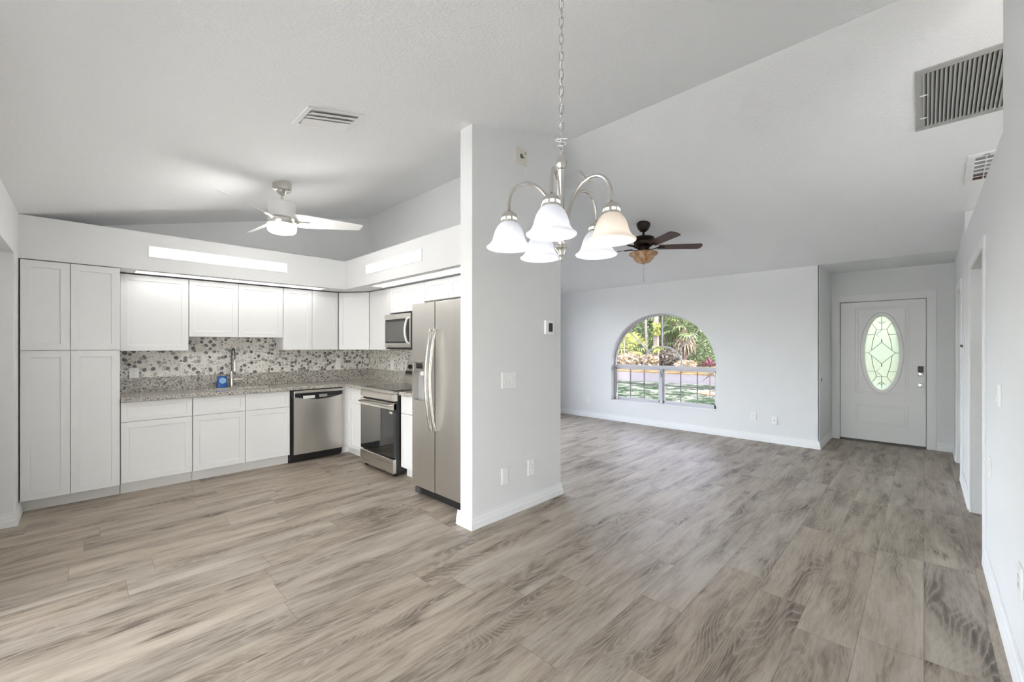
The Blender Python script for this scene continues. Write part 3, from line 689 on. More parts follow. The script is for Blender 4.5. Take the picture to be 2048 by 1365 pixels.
cabinet('upper_cabinet', 'short double-door white upper cabinet above the faucet', UB, .8145, 1.777, 1.552, 2.192, .298,
        [('door', .817, 1.287 - g, 1.554, 2.190), ('door', 1.287 + g, 1.774, 1.554, 2.190)], group=G2)
cabinet('upper_cabinet', 'double-door white upper cabinet between the short sink cabinet and the angled corner cabinet', UB, 1.780, 2.484, 1.395, 2.192, .298,
        [('door', 1.784, 2.134 - g, 1.397, 2.190), ('door', 2.134 + g, 2.480, 1.397, 2.190)], group=G2)
k2 = math.sqrt(.5)
ax, ay, bx, by = 2.490, 5.855, 2.758, 5.475
dl_ = math.hypot(bx - ax, by - ay); ux, uy = (bx - ax) / dl_, (by - ay) / dl_
FD = lambda u, d, z: (ax + u * ux - d * uy, ay + u * uy + d * ux, z)
cc = thing('upper_cabinet', 'angled white upper cabinet set across the kitchen corner', 'cabinet', (2.8, 5.85, 1.395), 0, G2)
b = MB(); b.prism([(ax + .016, ay + .012), (bx + .014, by + .012), (3.07, by + .012), (3.07, 6.135), (ax + .016, 6.135)], 'z', 1.395, 2.192); b.build('body', 'cab', cc, smooth=0)
b = MB(FD); b.shaker(.006, dl_ - .006, 1.397, 2.190); b.build('door', 'cab', cc, smooth=0)
UR = FR(2.755)
cabinet('upper_cabinet', 'single-door white upper cabinet between the angled corner cabinet and the microwave', UR, -5.462, -4.915, 1.395, 2.192, .31, [('door', -5.459, -4.918, 1.397, 2.190)], group=G2)
cabinet('upper_cabinet', 'small double-door white upper cabinet above the microwave', UR, -4.912, -4.127, 1.868, 2.192, .31,
        [('door', -4.910, -4.520 - g, 1.870, 2.190), ('door', -4.520 + g, -4.130, 1.870, 2.190)], group=G2)
cabinet('upper_cabinet', 'double-door white upper cabinet above the refrigerator', UR, -4.124, -3.215, 1.964, 2.192, .31,
        [('door', -4.121, -3.668 - g, 1.966, 2.190), ('door', -3.668 + g, -3.218, 1.966, 2.190)], group=G2)

# ---------------------------------------------------------------- worktops and backsplash
wt_ = thing('worktop', 'long speckled granite worktop around the kitchen corner with the sink cut into it', 'worktop', (1.3, 5.8, .905))
SXa, SXb, SYa, SYb = .96, 1.66, 5.66, 6.00
b = MB(); z0, z1 = .905, .945
b.box(.2425, SXa, 5.502, 6.138, z0, z1); b.box(SXb, 3.072, 5.502, 6.138, z0, z1); b.box(SXa, SXb, 5.502, SYa, z0, z1); b.box(SXa, SXb, SYb, 6.138, z0, z1)
b.box(2.416, 3.072, 4.928, 5.502, z0, z1)
b.build('slab', 'granite', wt_, smooth=0)
b = MB(); b.box(.2425, 3.072, 6.118, 6.138, z1, 1.10); b.box(3.052, 3.072, 4.928, 6.118, z1, 1.10); b.build('upstand', 'granite', wt_, smooth=0)
wt2 = thing('worktop', 'small speckled granite worktop between the range and the refrigerator', 'worktop', (2.7, 3.86, .905))
b = MB(); b.box(2.416, 3.072, 3.60, 4.118, z0, z1); b.build('slab', 'granite', wt2, bevel=.003, smooth=0)
b = MB(); b.box(3.052, 3.072, 3.60, 4.118, z1, 1.10); b.build('upstand', 'granite', wt2, smooth=0)
b = MB(); b.box(.2425, 3.074, 6.139, 6.149, 1.10, 1.60); b.box(3.074, 3.084, 3.6, 6.149, 1.10, 1.40)
o = b.build('tile_backsplash', 'pebble', smooth=0); tag(o, 'grey and white pebble mosaic backsplash behind the worktop', 'backsplash')
sk = MB(); sk.box(SXa - .01, SXb + .01, SYa - .01, SYb + .01, .70, .712)
sk.box(SXa - .012, SXa, SYa - .012, SYb + .012, .70, .904); sk.box(SXb, SXb + .012, SYa - .012, SYb + .012, .70, .904); sk.box(SXa, SXb, SYa - .012, SYa, .70, .904); sk.box(SXa, SXb, SYb, SYb + .012, .70, .904)
o = sk.build('kitchen_sink', 'steel_h', smooth=0); tag(o, 'undermounted steel sink sunk into the granite worktop', 'sink')
fa = thing('kitchen_faucet', 'tall pull-down spring faucet behind the sink', 'faucet', (1.262, 6.055, .9455))
b = MB(); b.lathe([(.030, 0), (.030, .008), (.022, .014), (.022, .14), (.018, .15), (.016, .19)], (1.262, 6.055, .9455)); b.build('faucet_body', 'nickel', fa)
b = MB(); b.tube([(1.275, 6.055, 1.035), (1.325, 6.052, 1.037), (1.385, 6.05, 1.037)], .012, 10); b.build('lever', 'nickel', fa)
arc = [(1.262, 6.055, 1.13), (1.262, 6.055, 1.24)] + [(1.262, 6.055 - .075 * (1 - math.cos(R(a))), 1.34 + .075 * math.sin(R(a))) for a in range(0, 181, 15)] + [(1.262, 5.905, 1.27)]
b = MB(); b.tube(arc, .0085, 8); b.build('hose', 'black', fa)
b = MB()
acc = []
for (p, q) in zip(arc, arc[1:]):
    n_ = max(2, int((Vector(q) - Vector(p)).length / .006)); acc += [Vector(p).lerp(Vector(q), i / n_) for i in range(n_)]
for i in range(0, len(acc) - 1, 2):
    d = (acc[i + 1] - acc[i]).normalized(); rot = d.to_track_quat('Z', 'Y').to_matrix().to_4x4()
    b.lathe([(.0125, -.001), (.0125, .001), (.010, 0)], tuple(acc[i]), 10, mat=rot, close=True)
b.build('spring', 'chrome', fa)
b = MB(); b.lathe([(.012, 0), (.016, -.02), (.017, -.09), (.020, -.12), (.019, -.14)], (1.262, 5.905, 1.285)); b.build('spray_head', 'chrome', fa)
b = MB(); b.tube([(1.262, 6.05, 1.19), (1.262, 5.98, 1.21), (1.262, 5.925, 1.21)], .006, 8); b.build('holder_arm', 'nickel', fa)
po = thing('detergent_pouch', 'blue stand-up pouch of dish detergent beside the faucet', 'pouch', (1.155, 6.025, .9455))
b = MB(); sec = [(0, .052, .030), (.02, .055, .032), (.06, .054, .026), (.10, .050, .015), (.128, .050, .005), (.140, .050, .002)]
vs, fs = [], []
for h, a, d in sec:
    for i in range(16):
        an = 2 * PI * i / 16; cx_, sx_ = math.cos(an), math.sin(an)
        vs.append((1.155 + a * math.copysign(abs(cx_) ** .6, cx_), 6.025 + d * math.copysign(abs(sx_) ** .8, sx_), .9455 + h))
for k in range(5):
    for i in range(16): fs.append((k * 16 + i, k * 16 + (i + 1) % 16, k * 16 + 16 + (i + 1) % 16, k * 16 + 16 + i))
fs += [tuple(range(16)), tuple(range(80, 96))]
b.add(vs, fs); pouch = b.build('pouch_body', 'blue', po)
b = MB(); b.lathe([(.036, 0), (.036, -.001), (.001, -.0012)], (1.157, 5.995, 1.032), 28, axis='y', mat=Matrix.Rotation(R(-9), 4, 'X')); tag(b.build('label_patch', 'lightblue', pouch), 'pale blue round printed patch')
b = MB(); b.tube([(1.135 + .044 * math.cos(R(a)) * .5 + .02, 5.992, 1.035 + .017 * math.sin(R(a))) for a in range(-160, 130, 20)], .003, 6, flat=.4); tag(b.build('label_swirl', 'label', pouch), 'white printed swirl')

# ---------------------------------------------------------------- dishwasher
dw = thing('dishwasher', 'stainless steel dishwasher with a pocket handle right of the sink cabinet', 'dishwasher', (2.085, 5.8, 0))
b = MB(); b.box(1.762, 2.408, 5.56, 6.10, .02, .90); b.box(1.762, 2.408, 5.60, 5.62, .001, .11); b.build('cavity', 'black', dw, smooth=0)
D0 = 5.490
b = MB()
n_ = 24; ua, ub = 1.790, 2.400; zb_ = .112
top = [(ua + (ub - ua) * i / n_, .775 + .045 * (2 * i / n_ - 1) ** 2) for i in range(n_ + 1)]
vs, fs = [], []
for (u, z) in top:
    bul = .010 * (1 - (2 * (u - ua) / (ub - ua) - 1) ** 2)
    for zz in (zb_, z):
        vs += [(u, D0 - bul, zz), (u, 5.535, zz)]
for i in range(n_):
    a, c_ = i * 4, i * 4 + 4
    fs += [(a, c_, c_ + 2, a + 2), (a + 1, a + 3, c_ + 3, c_ + 1), (a + 2, c_ + 2, c_ + 3, a + 3), (a, a + 1, c_ + 1, c_)]
fs += [(0, 2, 3, 1), (n_ * 4, n_ * 4 + 1, n_ * 4 + 3, n_ * 4 + 2)]
b.add(vs, fs); dd = b.build('door', 'steel', dw, smooth=30)
b = MB(); b.box(ua, ub, D0 - .004, 5.56, .862, .892); b.box(ua, ua + .012, D0 - .002, 5.56, .80, .862); b.box(ub - .008, ub, D0 - .002, 5.56, .80, .862); b.build('top_rail', 'steel_h', dw, bevel=.003, smooth=0)
b = MB(); b.box(ua + .012, ub - .008, D0 + .028, 5.555, .76, .862); b.build('handle_pocket', 'black', dw, smooth=0)
b = MB(); b.box(1.905, 2.045, D0 + .022, D0 + .029, .787, .825); tag(b.build('control_strip', 'label', dw, smooth=0), 'pale strip of button labels')
b = MB(); b.box(2.10, 2.20, D0 + .022, D0 + .029, .795, .83); b.build('display', 'greyplastic', dw, smooth=0)
for u in (1.82, 1.85, 1.88, 2.23, 2.26, 2.29):
    b = MB(); b.lathe([(.006, 0), (.006, -.003), (.001, -.004)], (u, D0 + .028, .80), 10, axis='y'); b.build('button', 'greyplastic', dw)

# ---------------------------------------------------------------- range
ra = thing('range_stove', 'freestanding stainless steel electric range with a black glass oven door', 'range', (2.7, 4.525, 0))
FRG = FR(2.36); a, c_ = -4.916, -4.130
b = MB(FRG); b.box(a + .004, c_ - .004, .035, .70, .045, .915); b.build('body', 'black', ra, smooth=0)
b = MB(FRG); b.box(a, c_, .0, .62, .915, .952); ck = b.build('cooktop_rim', 'steel_h', ra, bevel=.004, smooth=0)
b = MB(FRG); b.box(a + .012, c_ - .012, .035, .615, .9525, .957); b.build('glass_cooktop', 'blackglass', ra, smooth=0)
b = MB(FRG); b.box(a, c_, .004, .05, .838, .914); b.build('front_panel', 'steel_h', ra, bevel=.003, smooth=0)
b = MB(FRG); b.box(a + .03, c_ - .03, .0005, .006, .852, .904); b.build('front_inset', 'steel', ra, bevel=.003, smooth=0)
b = MB(FRG); b.box(a + .002, c_ - .002, .002, .036, .215, .818); od = b.build('oven_door', 'blackglass', ra, bevel=.003, smooth=0)
b = MB(FRG); b.box(a + .002, c_ - .002, -.002, .036, .742, .820); b.build('door_rail', 'steel_h', od, bevel=.003, smooth=0)
b = MB(FRG); b.tube([(a + .05, -.002, .786), (a + .05, -.035, .79), (a + .07, -.045, .792), (c_ - .07, -.045, .792), (c_ - .05, -.035, .79), (c_ - .05, -.002, .786)], .013, 10); b.build('handle', 'steel_h', od)
b = MB(FRG); b.box(a + .002, c_ - .002, -.004, .036, .046, .202); b.build('storage_drawer', 'steel_h', ra, bevel=.004, smooth=0)
for q in (.085, .050):
    b = MB(FRG); b.box(c_ - q, c_ - q + .022, -.0005, .003, .70, .722); tag(b.build('sticker', 'label', od, smooth=0), 'small white sticker')
for u, d in ((a + .06, .06), (c_ - .06, .06), (a + .06, .6), (c_ - .06, .6)):
    b = MB(FRG); b.box(u - .02, u + .02, d - .02, d + .02, .001, .046); b.build('foot', 'black', ra, smooth=0)
b = MB(FRG); b.prism([(.60, .952), (.69, .952), (.69, 1.225), (.655, 1.225), (.625, 1.09), (.60, 1.06)], 'x', a, c_); bgd = b.build('backguard', 'steel_h', ra, bevel=.004, smooth=0)
b = MB(FRG); b.prism([(.612, 1.062), (.640, 1.098), (.64, 1.125), (.626, 1.118)], 'x', a + .004, c_ - .004); tag(b.build('vent_slot', 'black', ra, smooth=0), 'black vent slot')
for u in (a + .09, a + .165, c_ - .165, c_ - .09):
    b = MB(FRG); b.lathe([(.030, 0), (.030, -.012), (.022, -.016), (.020, -.032), (.001, -.034)], (u, .648, 1.172), 18, axis='y', mat=Matrix.Rotation(R(-13), 4, 'X')); b.build('knob', 'black', bgd)
b = MB(FRG); b.prism([(.636, 1.14), (.6435, 1.14), (.6535, 1.2), (.646, 1.2)], 'x', -4.62, -4.42); b.build('display', 'blackglass', bgd, smooth=0)

# ---------------------------------------------------------------- microwave
mw = thing('microwave_oven', 'over-the-range stainless microwave hung above the range', 'microwave', (2.86, 4.52, 1.418))
FM = FR(2.680); a, c_ = -4.908, -4.130
b = MB(FM); b.box(a, c_, .03, .386, 1.418, 1.843); b.build('body', 'dkgrey', mw, smooth=0)
b = MB(FM); b.box(a, -4.30, 0, .03, 1.428, 1.840); md_ = b.build('door', 'steel_h', mw, bevel=.003, smooth=0)
b = MB(FM); b.box(a + .022, -4.335, -.002, .004, 1.482, 1.778); wn_ = b.build('window_rim', 'black', md_, smooth=0)
b = MB(FM); b.box(a + .036, -4.372, -.0035, .003, 1.500, 1.748); b.build('door_window', 'microglass', md_, smooth=0)
b = MB(FM); b.tube([(-4.335, .0, 1.785), (-4.335, -.022, 1.77)] + [(-4.335 - .012 * math.sin(PI * i / 10), -.03 - .022 * math.sin(PI * i / 10), 1.765 - .27 * i / 10) for i in range(11)] + [(-4.335, -.022, 1.49), (-4.335, 0, 1.476)], .012, 10); b.build('handle', 'plastic', md_)
b = MB(FM); b.box(-4.296, c_, 0, .03, 1.428, 1.840); b.build('control_panel', 'black', mw, bevel=.002, smooth=0)
b = MB(FM); b.box(a + .004, c_ - .004, .01, .37, 1.405, 1.418); b.build('vent_base', 'black', mw, smooth=0)
b = MB(FM); b.lathe([(.008, 0), (.008, -.001), (.001, -.0015)], (-4.60, -.0005, 1.812), 14, axis='y'); tag(b.build('round_badge', 'label', md_), 'small round pale badge')

# ---------------------------------------------------------------- refrigerator
fr = thing('refrigerator', 'side-by-side stainless refrigerator with an ice dispenser, against the partition', 'refrigerator', (2.66, 3.135, 0))
FX = 2.245; FF = FR(FX); a, c_, sp_ = -3.572, -2.700, -3.196
b = MB(FF); b.box(a + .006, c_ - .006, .075, .80, .075, 1.845); b.build('body', 'dkgrey', fr, smooth=0)
b = MB(FF); b.box(a + .01, c_ - .01, .055, .12, .012, .085); gr_ = b.build('base_grille', 'black', fr, smooth=0)
b = MB(FF); b.box(a + .012, a + .09, .02, .10, .018, .075); b.build('hinge_cover', 'dkgrey', fr, bevel=.01, smooth=0)
for u, d in ((a + .06, .12), (c_ - .06, .12), (a + .06, .7), (c_ - .06, .7)):
    b = MB(FF); b.lathe([(.028, .001), (.028, .03), (.02, .076)], (u, d, 0), 14); b.build('foot', 'black', fr)
def fdoor(name, u0, u1, hole=None):
    b = MB(FF); z0, z1 = .100, 1.855
    if not hole: b.box(u0, u1, .0, .070, z0, z1)
    else:
        h0, h1, q0, q1 = hole
        b.box(u0, h0, 0, .07, z0, z1); b.box(h1, u1, 0, .07, z0, z1); b.box(h0, h1, 0, .07, z0, q0); b.box(h0, h1, 0, .07, q1, z1); b.box(h0, h1, .062, .07, q0, q1)
        bmv = None
    return b.build(name, 'steel_fridge', fr, bevel=0 if hole else .006, smooth=0)
fz = fdoor('freezer_door', a, sp_ - .004, (-3.552, -3.318, .918, 1.305)); fd = fdoor('fridge_door', sp_ + .004, c_)
h0, h1 = -3.552, -3.318
b = MB(FF); b.box(h0, h0 + .010, -.004, .05, .918, 1.305); b.box(h1 - .010, h1, -.004, .05, .918, 1.305); b.box(h0, h1, -.004, .05, 1.297, 1.305); b.box(h0, h1, -.01, .055, .918, .93); b.build('dispenser_frame', 'nickel', fz, bevel=.002, smooth=0)
b = MB(FF); b.box(h0 + .01, h1 - .01, -.002, .05, 1.205, 1.297); b.build('dispenser_panel', 'steel_h', fz, smooth=0)
b = MB(FF); b.box(h0 + .055, h1 - .075, -.0035, .0, 1.232, 1.285); b.build('display', 'blackglass', fz, smooth=0)
b = MB(FF); b.box(h0 + .01, h1 - .01, .050, .058, .93, 1.205); b.build('dispenser_recess', 'greyplastic', fz, smooth=0)
b = MB(FF); b.box(h0 + .10, h0 + .155, .012, .05, 1.165, 1.21); tag(b.build('water_spout', 'label', fz, bevel=.004, smooth=0), 'pale water spout')
for u, par, s in ((sp_ - .032, fz, -1), (sp_ + .034, fd, 1)):
    b = MB(FF); n_ = 18; pts = [(u, .0, 1.592), (u, -.03, 1.590)]
    for i in range(n_ + 1):
        t = i / n_; bow = math.sin(PI * t)
        pts.append((u, -.030 - .052 * bow, 1.582 - .895 * t))
    pts += [(u, -.03, .680), (u, .0, .678)]
    b.tube(pts, .0145, 12, flat=.85); b.build('handle', 'nickel', par)

# ---------------------------------------------------------------- soffit lights
def soffit_light(label, frame, u0, u1, z0, z1, tone='soffit_lens'):
    t = thing('soffit_light', label, 'light', frame((u0 + u1) / 2, 0, z0), 0, 'lit acrylic panels in the kitchen soffit')
    f_ = MB(frame); w_ = .014
    f_.box(u0 - w_, u0, -.008, .0, z0 - w_, z1 + w_); f_.box(u1, u1 + w_, -.008, .0, z0 - w_, z1 + w_); f_.box(u0, u1, -.008, .0, z0 - w_, z0); f_.box(u0, u1, -.008, 0, z1, z1 + w_)
    f_.build('frame', 'trim', t, bevel=.002, smooth=0)
    p_ = MB(frame); p_.box(u0, u1, -.003, 0, z0, z1); p_.build('diffuser', tone, t, smooth=0)
soffit_light('long lit panel in the face of the soffit above the sink wall', FB(SF), .452, 1.722, 2.345, 2.445)
soffit_light('shorter lit panel in the face of the soffit above the range wall', FR(SX), -4.926, -3.712, 2.340, 2.440)
def under_light(label, x0, x1, y0, y1, tone='soffit_lens'):
    t = thing('under_soffit_light', label, 'light', ((x0 + x1) / 2, (y0 + y1) / 2, 2.197), 0, 'lit strips under the kitchen soffit')
    z1 = 2.205; w_ = .012
    f_ = MB(); f_.box(x0 - w_, x0, y0 - w_, y1 + w_, z1 - .007, z1); f_.box(x1, x1 + w_, y0 - w_, y1 + w_, z1 - .007, z1); f_.box(x0, x1, y0 - w_, y0, z1 - .007, z1); f_.box(x0, x1, y1, y1 + w_, z1 - .007, z1)
    f_.build('frame', 'trim', t, smooth=0)
    p_ = MB(); p_.box(x0, x1, y0, y1, z1 - .003, z1); p_.build('diffuser', tone, t, smooth=0)
under_light('lit strip under the soffit over the sink upper cabinets', .36, 2.20, 5.60, 5.78)
under_light('lit strip under the soffit over the range upper cabinets', 2.52, 2.69, 2.95, 4.95, 'soffit_lens_soft')

# ---------------------------------------------------------------- chandelier
CX_, CY_ = 1.1234, .8706; CZ_ = cz(CX_)
ch = thing('chandelier', 'brushed nickel five-arm chandelier with white bell glass shades hanging on a chain', 'chandelier', (CX_, CY_, CZ_))
P = lambda x, y, z: (CX_ + x, CY_ + y, z)
tilt = Matrix.Rotation(-math.atan(SL), 4, 'Y')
b = MB(); b.lathe([(.062, .0), (.062, -.012), (.045, -.028), (.012, -.036), (.008, -.05)], (CX_, CY_, CZ_), mat=tilt); b.build('ceiling_canopy', 'nickel', ch)
b = MB(); zt, zb2 = CZ_ - .045, 2.086; nl = int((zt - zb2) / .0285)
for i in range(nl):
    zc = zt - (i + .5) * (zt - zb2) / nl; pts = []
    for k in range(16):
        an = 2 * PI * k / 16; u = .0072 * math.cos(an); w = .0185 * math.sin(an)
        pts.append(P(u * math.cos(.8), u * math.sin(.8), zc + w) if i % 2 else P(-u * math.sin(.8), u * math.cos(.8), zc + w))
    b.tube(pts, .0016, 6, closed=True)
b.build('chain', 'nickel', ch)
b = MB(); b.tube([P(.005 * math.sin(i * 1.25), .005 * math.cos(i * 1.25), zt - (zt - 2.08) * i / 80) for i in range(81)], .0014, 5)
b.tube([P(.02 * math.sin(i * .7) * (1 - i / 34), .018 * math.cos(i * .9) * (1 - i / 34), 2.155 - .075 * i / 34) for i in range(35)], .0014, 5)
b.build('cable', 'whiteenamel', ch)
b = MB(); b.lathe([(.003, 2.092), (.010, 2.088), (.017, 2.078), (.019, 2.066), (.016, 2.052), (.011, 2.046), (.014, 2.040), (.0105, 2.034), (.0105, 1.850), (.016, 1.846), (.026, 1.836), (.031, 1.822), (.026, 1.808), (.014, 1.800), (.011, 1.792), (.020, 1.786), (.021, 1.778), (.013, 1.770), (.008, 1.756), (.011, 1.748), (.006, 1.738), (.001, 1.736)], P(0, 0, 0)[:2] + (0,), 26); b.build('stem', 'nickel', ch)
RIM = 1.778; RA = .176
SH = [(.0745, 0), (.0755, .003), (.066, .010), (.0585, .020), (.0535, .032), (.0505, .045), (.046, .058), (.039, .071), (.031, .080), (.024, .0855)]
prof = SH + [(r - .003, h - .0015) for r, h in SH[::-1]]
ANG = [136.2, -151.8, -79.8, -7.8, 64.2]
for k, an in enumerate(ANG):
    ca, sa = math.cos(R(an)), math.sin(R(an)); A = lambda r, z: P(r * ca, r * sa, z)
    pts = [A(.020, 1.822)] + [A(.020 + (RA - .02) / 2 * (1 - math.cos(PI * t)), 1.822 + .128 * math.sin(PI * t) ** .85 + .085 * t) for t in [i / 22 for i in range(1, 22)]] + [A(RA, 1.907), A(RA, 1.896)]
    b = MB(); b.tube(pts, .0058, 10); arm = b.build('arm', 'nickel', ch)
    c = A(RA, RIM)
    b = MB(); b.lathe([(.007, .126), (.012, .122), (.022, .114), (.027, .106), (.027, .100), (.025, .099), (.025, .091), (.0275, .090), (.0275, .084), (.024, .083)], c, 24); hd = b.build('shade_holder', 'nickel', arm)
    b = MB()
    for j in range(8):
        a2 = 2 * PI * j / 8; q = Vector((math.cos(a2), math.sin(a2), 0))
        e1 = Vector((-q.y, q.x, 0)) * .006; o_ = Vector(c) + q * .0262
        b.add([tuple(o_ - e1 + Vector((0, 0, .0915))), tuple(o_ + e1 + Vector((0, 0, .0915))), tuple(o_ + e1 + Vector((0, 0, .0985))), tuple(o_ - e1 + Vector((0, 0, .0985))),
               tuple(o_ - e1 - q * .004 + Vector((0, 0, .0915))), tuple(o_ + e1 - q * .004 + Vector((0, 0, .0915))), tuple(o_ + e1 - q * .004 + Vector((0, 0, .0985))), tuple(o_ - e1 - q * .004 + Vector((0, 0, .0985)))],
              [(0, 1, 2, 3), (4, 7, 6, 5), (0, 4, 5, 1), (1, 5, 6, 2), (2, 6, 7, 3), (3, 7, 4, 0)])
    b.mi = 0; sl_ = b.build('lit_slots', 'bulb', arm, smooth=0)
    b = MB(); b.lathe(prof, c, 36, close=True); sh = b.build('glass_shade', 'shade_warm' if k == 2 else 'shade', arm, smooth=60)
    if k == 2: sh['label'] = 'shade lit by a warmer bulb'
    b = MB(); b.lathe([(.012, .078), (.012, .062), (.022, .046), (.0265, .03), (.025, .016), (.016, .004), (.001, -.001)], c, 20); b.build('bulb', 'bulb_warm' if k == 2 else 'bulb', arm, smooth=60)
    lamp('chandelier_bulb_light', 'POINT', (c[0], c[1], c[2] - .008), .09, (1, .93, .85) if k == 2 else (1, .985, .97), .028)

# ---------------------------------------------------------------- ceiling fans
def fan_blade(mb, cx, cy, z, ang, r0, r1, w0, w1, pitch, th=.006, taper='skew', cone=0):
    ca, sa = math.cos(R(ang)), math.sin(R(ang)); n = 10; top, bot = [], []
    def pt(r, s, dz):
        s2 = s * math.cos(R(pitch)); zz = z - s * math.sin(R(pitch)) + dz + cone * (r - r0)
        return (cx + r * ca - s2 * sa, cy + r * sa + s2 * ca, zz)
    if taper == 'skew': out = [(r0, -w0 * .5), (r0 + .10, -w0 * .5), (r1 - .02, -w1 * .5), (r1, -w1 * .4), (r1 - .035, w1 * .5), (r0 + .10, w0 * .5), (r0, w0 * .42)]
    else:
        out = [(r0, -w0 * .5), (r1 - .04, -w1 * .5)] + [(r1 - .04 + .04 * math.sin(R(a)), -w1 * .5 * math.cos(R(a))) for a in range(20, 180, 20)] + [(r1 - .04, w1 * .5), (r0, w0 * .5)]
    m = len(out)
    mb.add([pt(r, s, th / 2) for r, s in out] + [pt(r, s, -th / 2) for r, s in out], [tuple(range(m)), tuple(range(2 * m - 1, m - 1, -1))] + [(i, (i + 1) % m, m + (i + 1) % m, m + i) for i in range(m)])
FXK, FYK = 1.310, 4.343
FZ = cz(FXK)
kf = thing('ceiling_fan', 'white three-blade ceiling fan with a lit round light over the kitchen', 'ceiling fan', (FXK, FYK, FZ))
c3 = (FXK, FYK, 0)
b = MB(); b.lathe([(.082, FZ + .0), (.082, FZ - .02), (.080, FZ - .075), (.070, FZ - .083), (.048, FZ - .084), (.030, FZ - .118), (.018, FZ - .128)], c3, 32); b.build('canopy', 'nickel', kf)
b = MB(); b.lathe([(.011, FZ - .12), (.011, 2.80)], c3, 16); b.build('downrod', 'nickel', kf)
b = MB(); b.lathe([(.013, 2.826), (.022, 2.82), (.018, 2.805)], c3, 16); b.build('rod_collar', 'black', kf)
b = MB(); b.lathe([(.02, 2.812), (.105, 2.808), (.114, 2.795), (.118, 2.66), (.10, 2.648)], c3, 40); b.build('motor_housing', 'whiteenamel', kf)
b = MB(); b.lathe([(.10, 2.652), (.122, 2.648), (.124, 2.622), (.128, 2.616), (.128, 2.594), (.11, 2.592)], c3, 40); b.build('light_ring', 'nickel', kf)
b = MB(); b.lathe([(.122, 2.594), (.124, 2.56), (.118, 2.535), (.10, 2.522), (.06, 2.515), (.001, 2.513)], c3, 40); b.build('light_lens', 'lens', kf)
for an in (23, 143, 263):
    wa = an + YAW - 90
    b = MB(); fan_blade(b, FXK, FYK, 2.648, wa, .105, .725, .19, .085, 24); bl = b.build('blade', 'whiteenamel', kf, smooth=0)
    b = MB(); ca, sa = math.cos(R(wa)), math.sin(R(wa)); b.tube([(FXK + r * ca, FYK + r * sa, z) for r, z in ((.10, 2.622), (.14, 2.628), (.16, 2.640), (.235, 2.640))], [.009, .011, .011, .012], 8, flat=.5); b.build('blade_bracket', 'nickel', bl)
lamp('kitchen_fan_light', 'POINT', (FXK, FYK, 2.47), 1.5, (1, .98, .95), .16)

FXL, FYL = 5.185, 2.651; FZ = cz(FXL)
lf = thing('ceiling_fan', 'dark bronze five-blade ceiling fan with an amber bowl in the living room', 'ceiling fan', (FXL, FYL, FZ))
c3 = (FXL, FYL, 0)
b = MB(); b.lathe([(.070, FZ + .02), (.088, FZ - .005), (.086, FZ - .035), (.070, FZ - .075), (.045, FZ - .105), (.022, FZ - .118)], c3, 32); b.build('canopy', 'bronze', lf)
b = MB(); b.lathe([(.014, FZ - .11), (.014, 2.90)], c3, 14); b.build('downrod', 'bronze', lf)
b = MB(); b.lathe([(.016, 2.93), (.022, 2.915), (.038, 2.895), (.12, 2.888), (.138, 2.876), (.142, 2.86), (.12, 2.835), (.128, 2.82), (.125, 2.79), (.10, 2.765), (.075, 2.755), (.072, 2.70), (.06, 2.69)], c3, 36); b.build('motor_housing', 'bronze', lf)
b = MB(); b.lathe([(.07, 2.698), (.14, 2.692), (.178, 2.678), (.185, 2.662), (.168, 2.648), (.14, 2.628), (.118, 2.590), (.085, 2.556), (.045, 2.542), (.001, 2.540)], c3, 40); b.build('glass_bowl', 'amber', lf)
b = MB(); b.lathe([(.020, 2.545), (.022, 2.535), (.012, 2.525), (.010, 2.508), (.001, 2.500)], c3, 14); b.build('finial', 'nickel', lf)
b = MB(); b.tube([(FXL + .01, FYL, 2.53), (FXL + .01, FYL, 2.33)], .0022, 6); b.lathe([(.001, 2.335), (.005, 2.33), (.005, 2.31), (.001, 2.305)], (FXL + .01, FYL, 0), 8); b.build('pull_chain', 'nickel', lf)
for k in range(5):
    an = -6 + 72 * k; wa = an + YAW - 90; ca, sa = math.cos(R(wa)), math.sin(R(wa))
    b = MB(); fan_blade(b, FXL, FYL, 2.752, wa, .19, .745, .125, .148, 13, taper='round'); bl = b.build('blade', 'walnut', lf, smooth=0)
    b = MB(); b.tube([(FXL + r * ca, FYL + r * sa, z) for r, z in ((.07, 2.725), (.13, 2.728), (.18, 2.745), (.27, 2.745))], [.012, .014, .020, .018], 8, flat=.45); b.build('blade_bracket', 'bronze', bl)

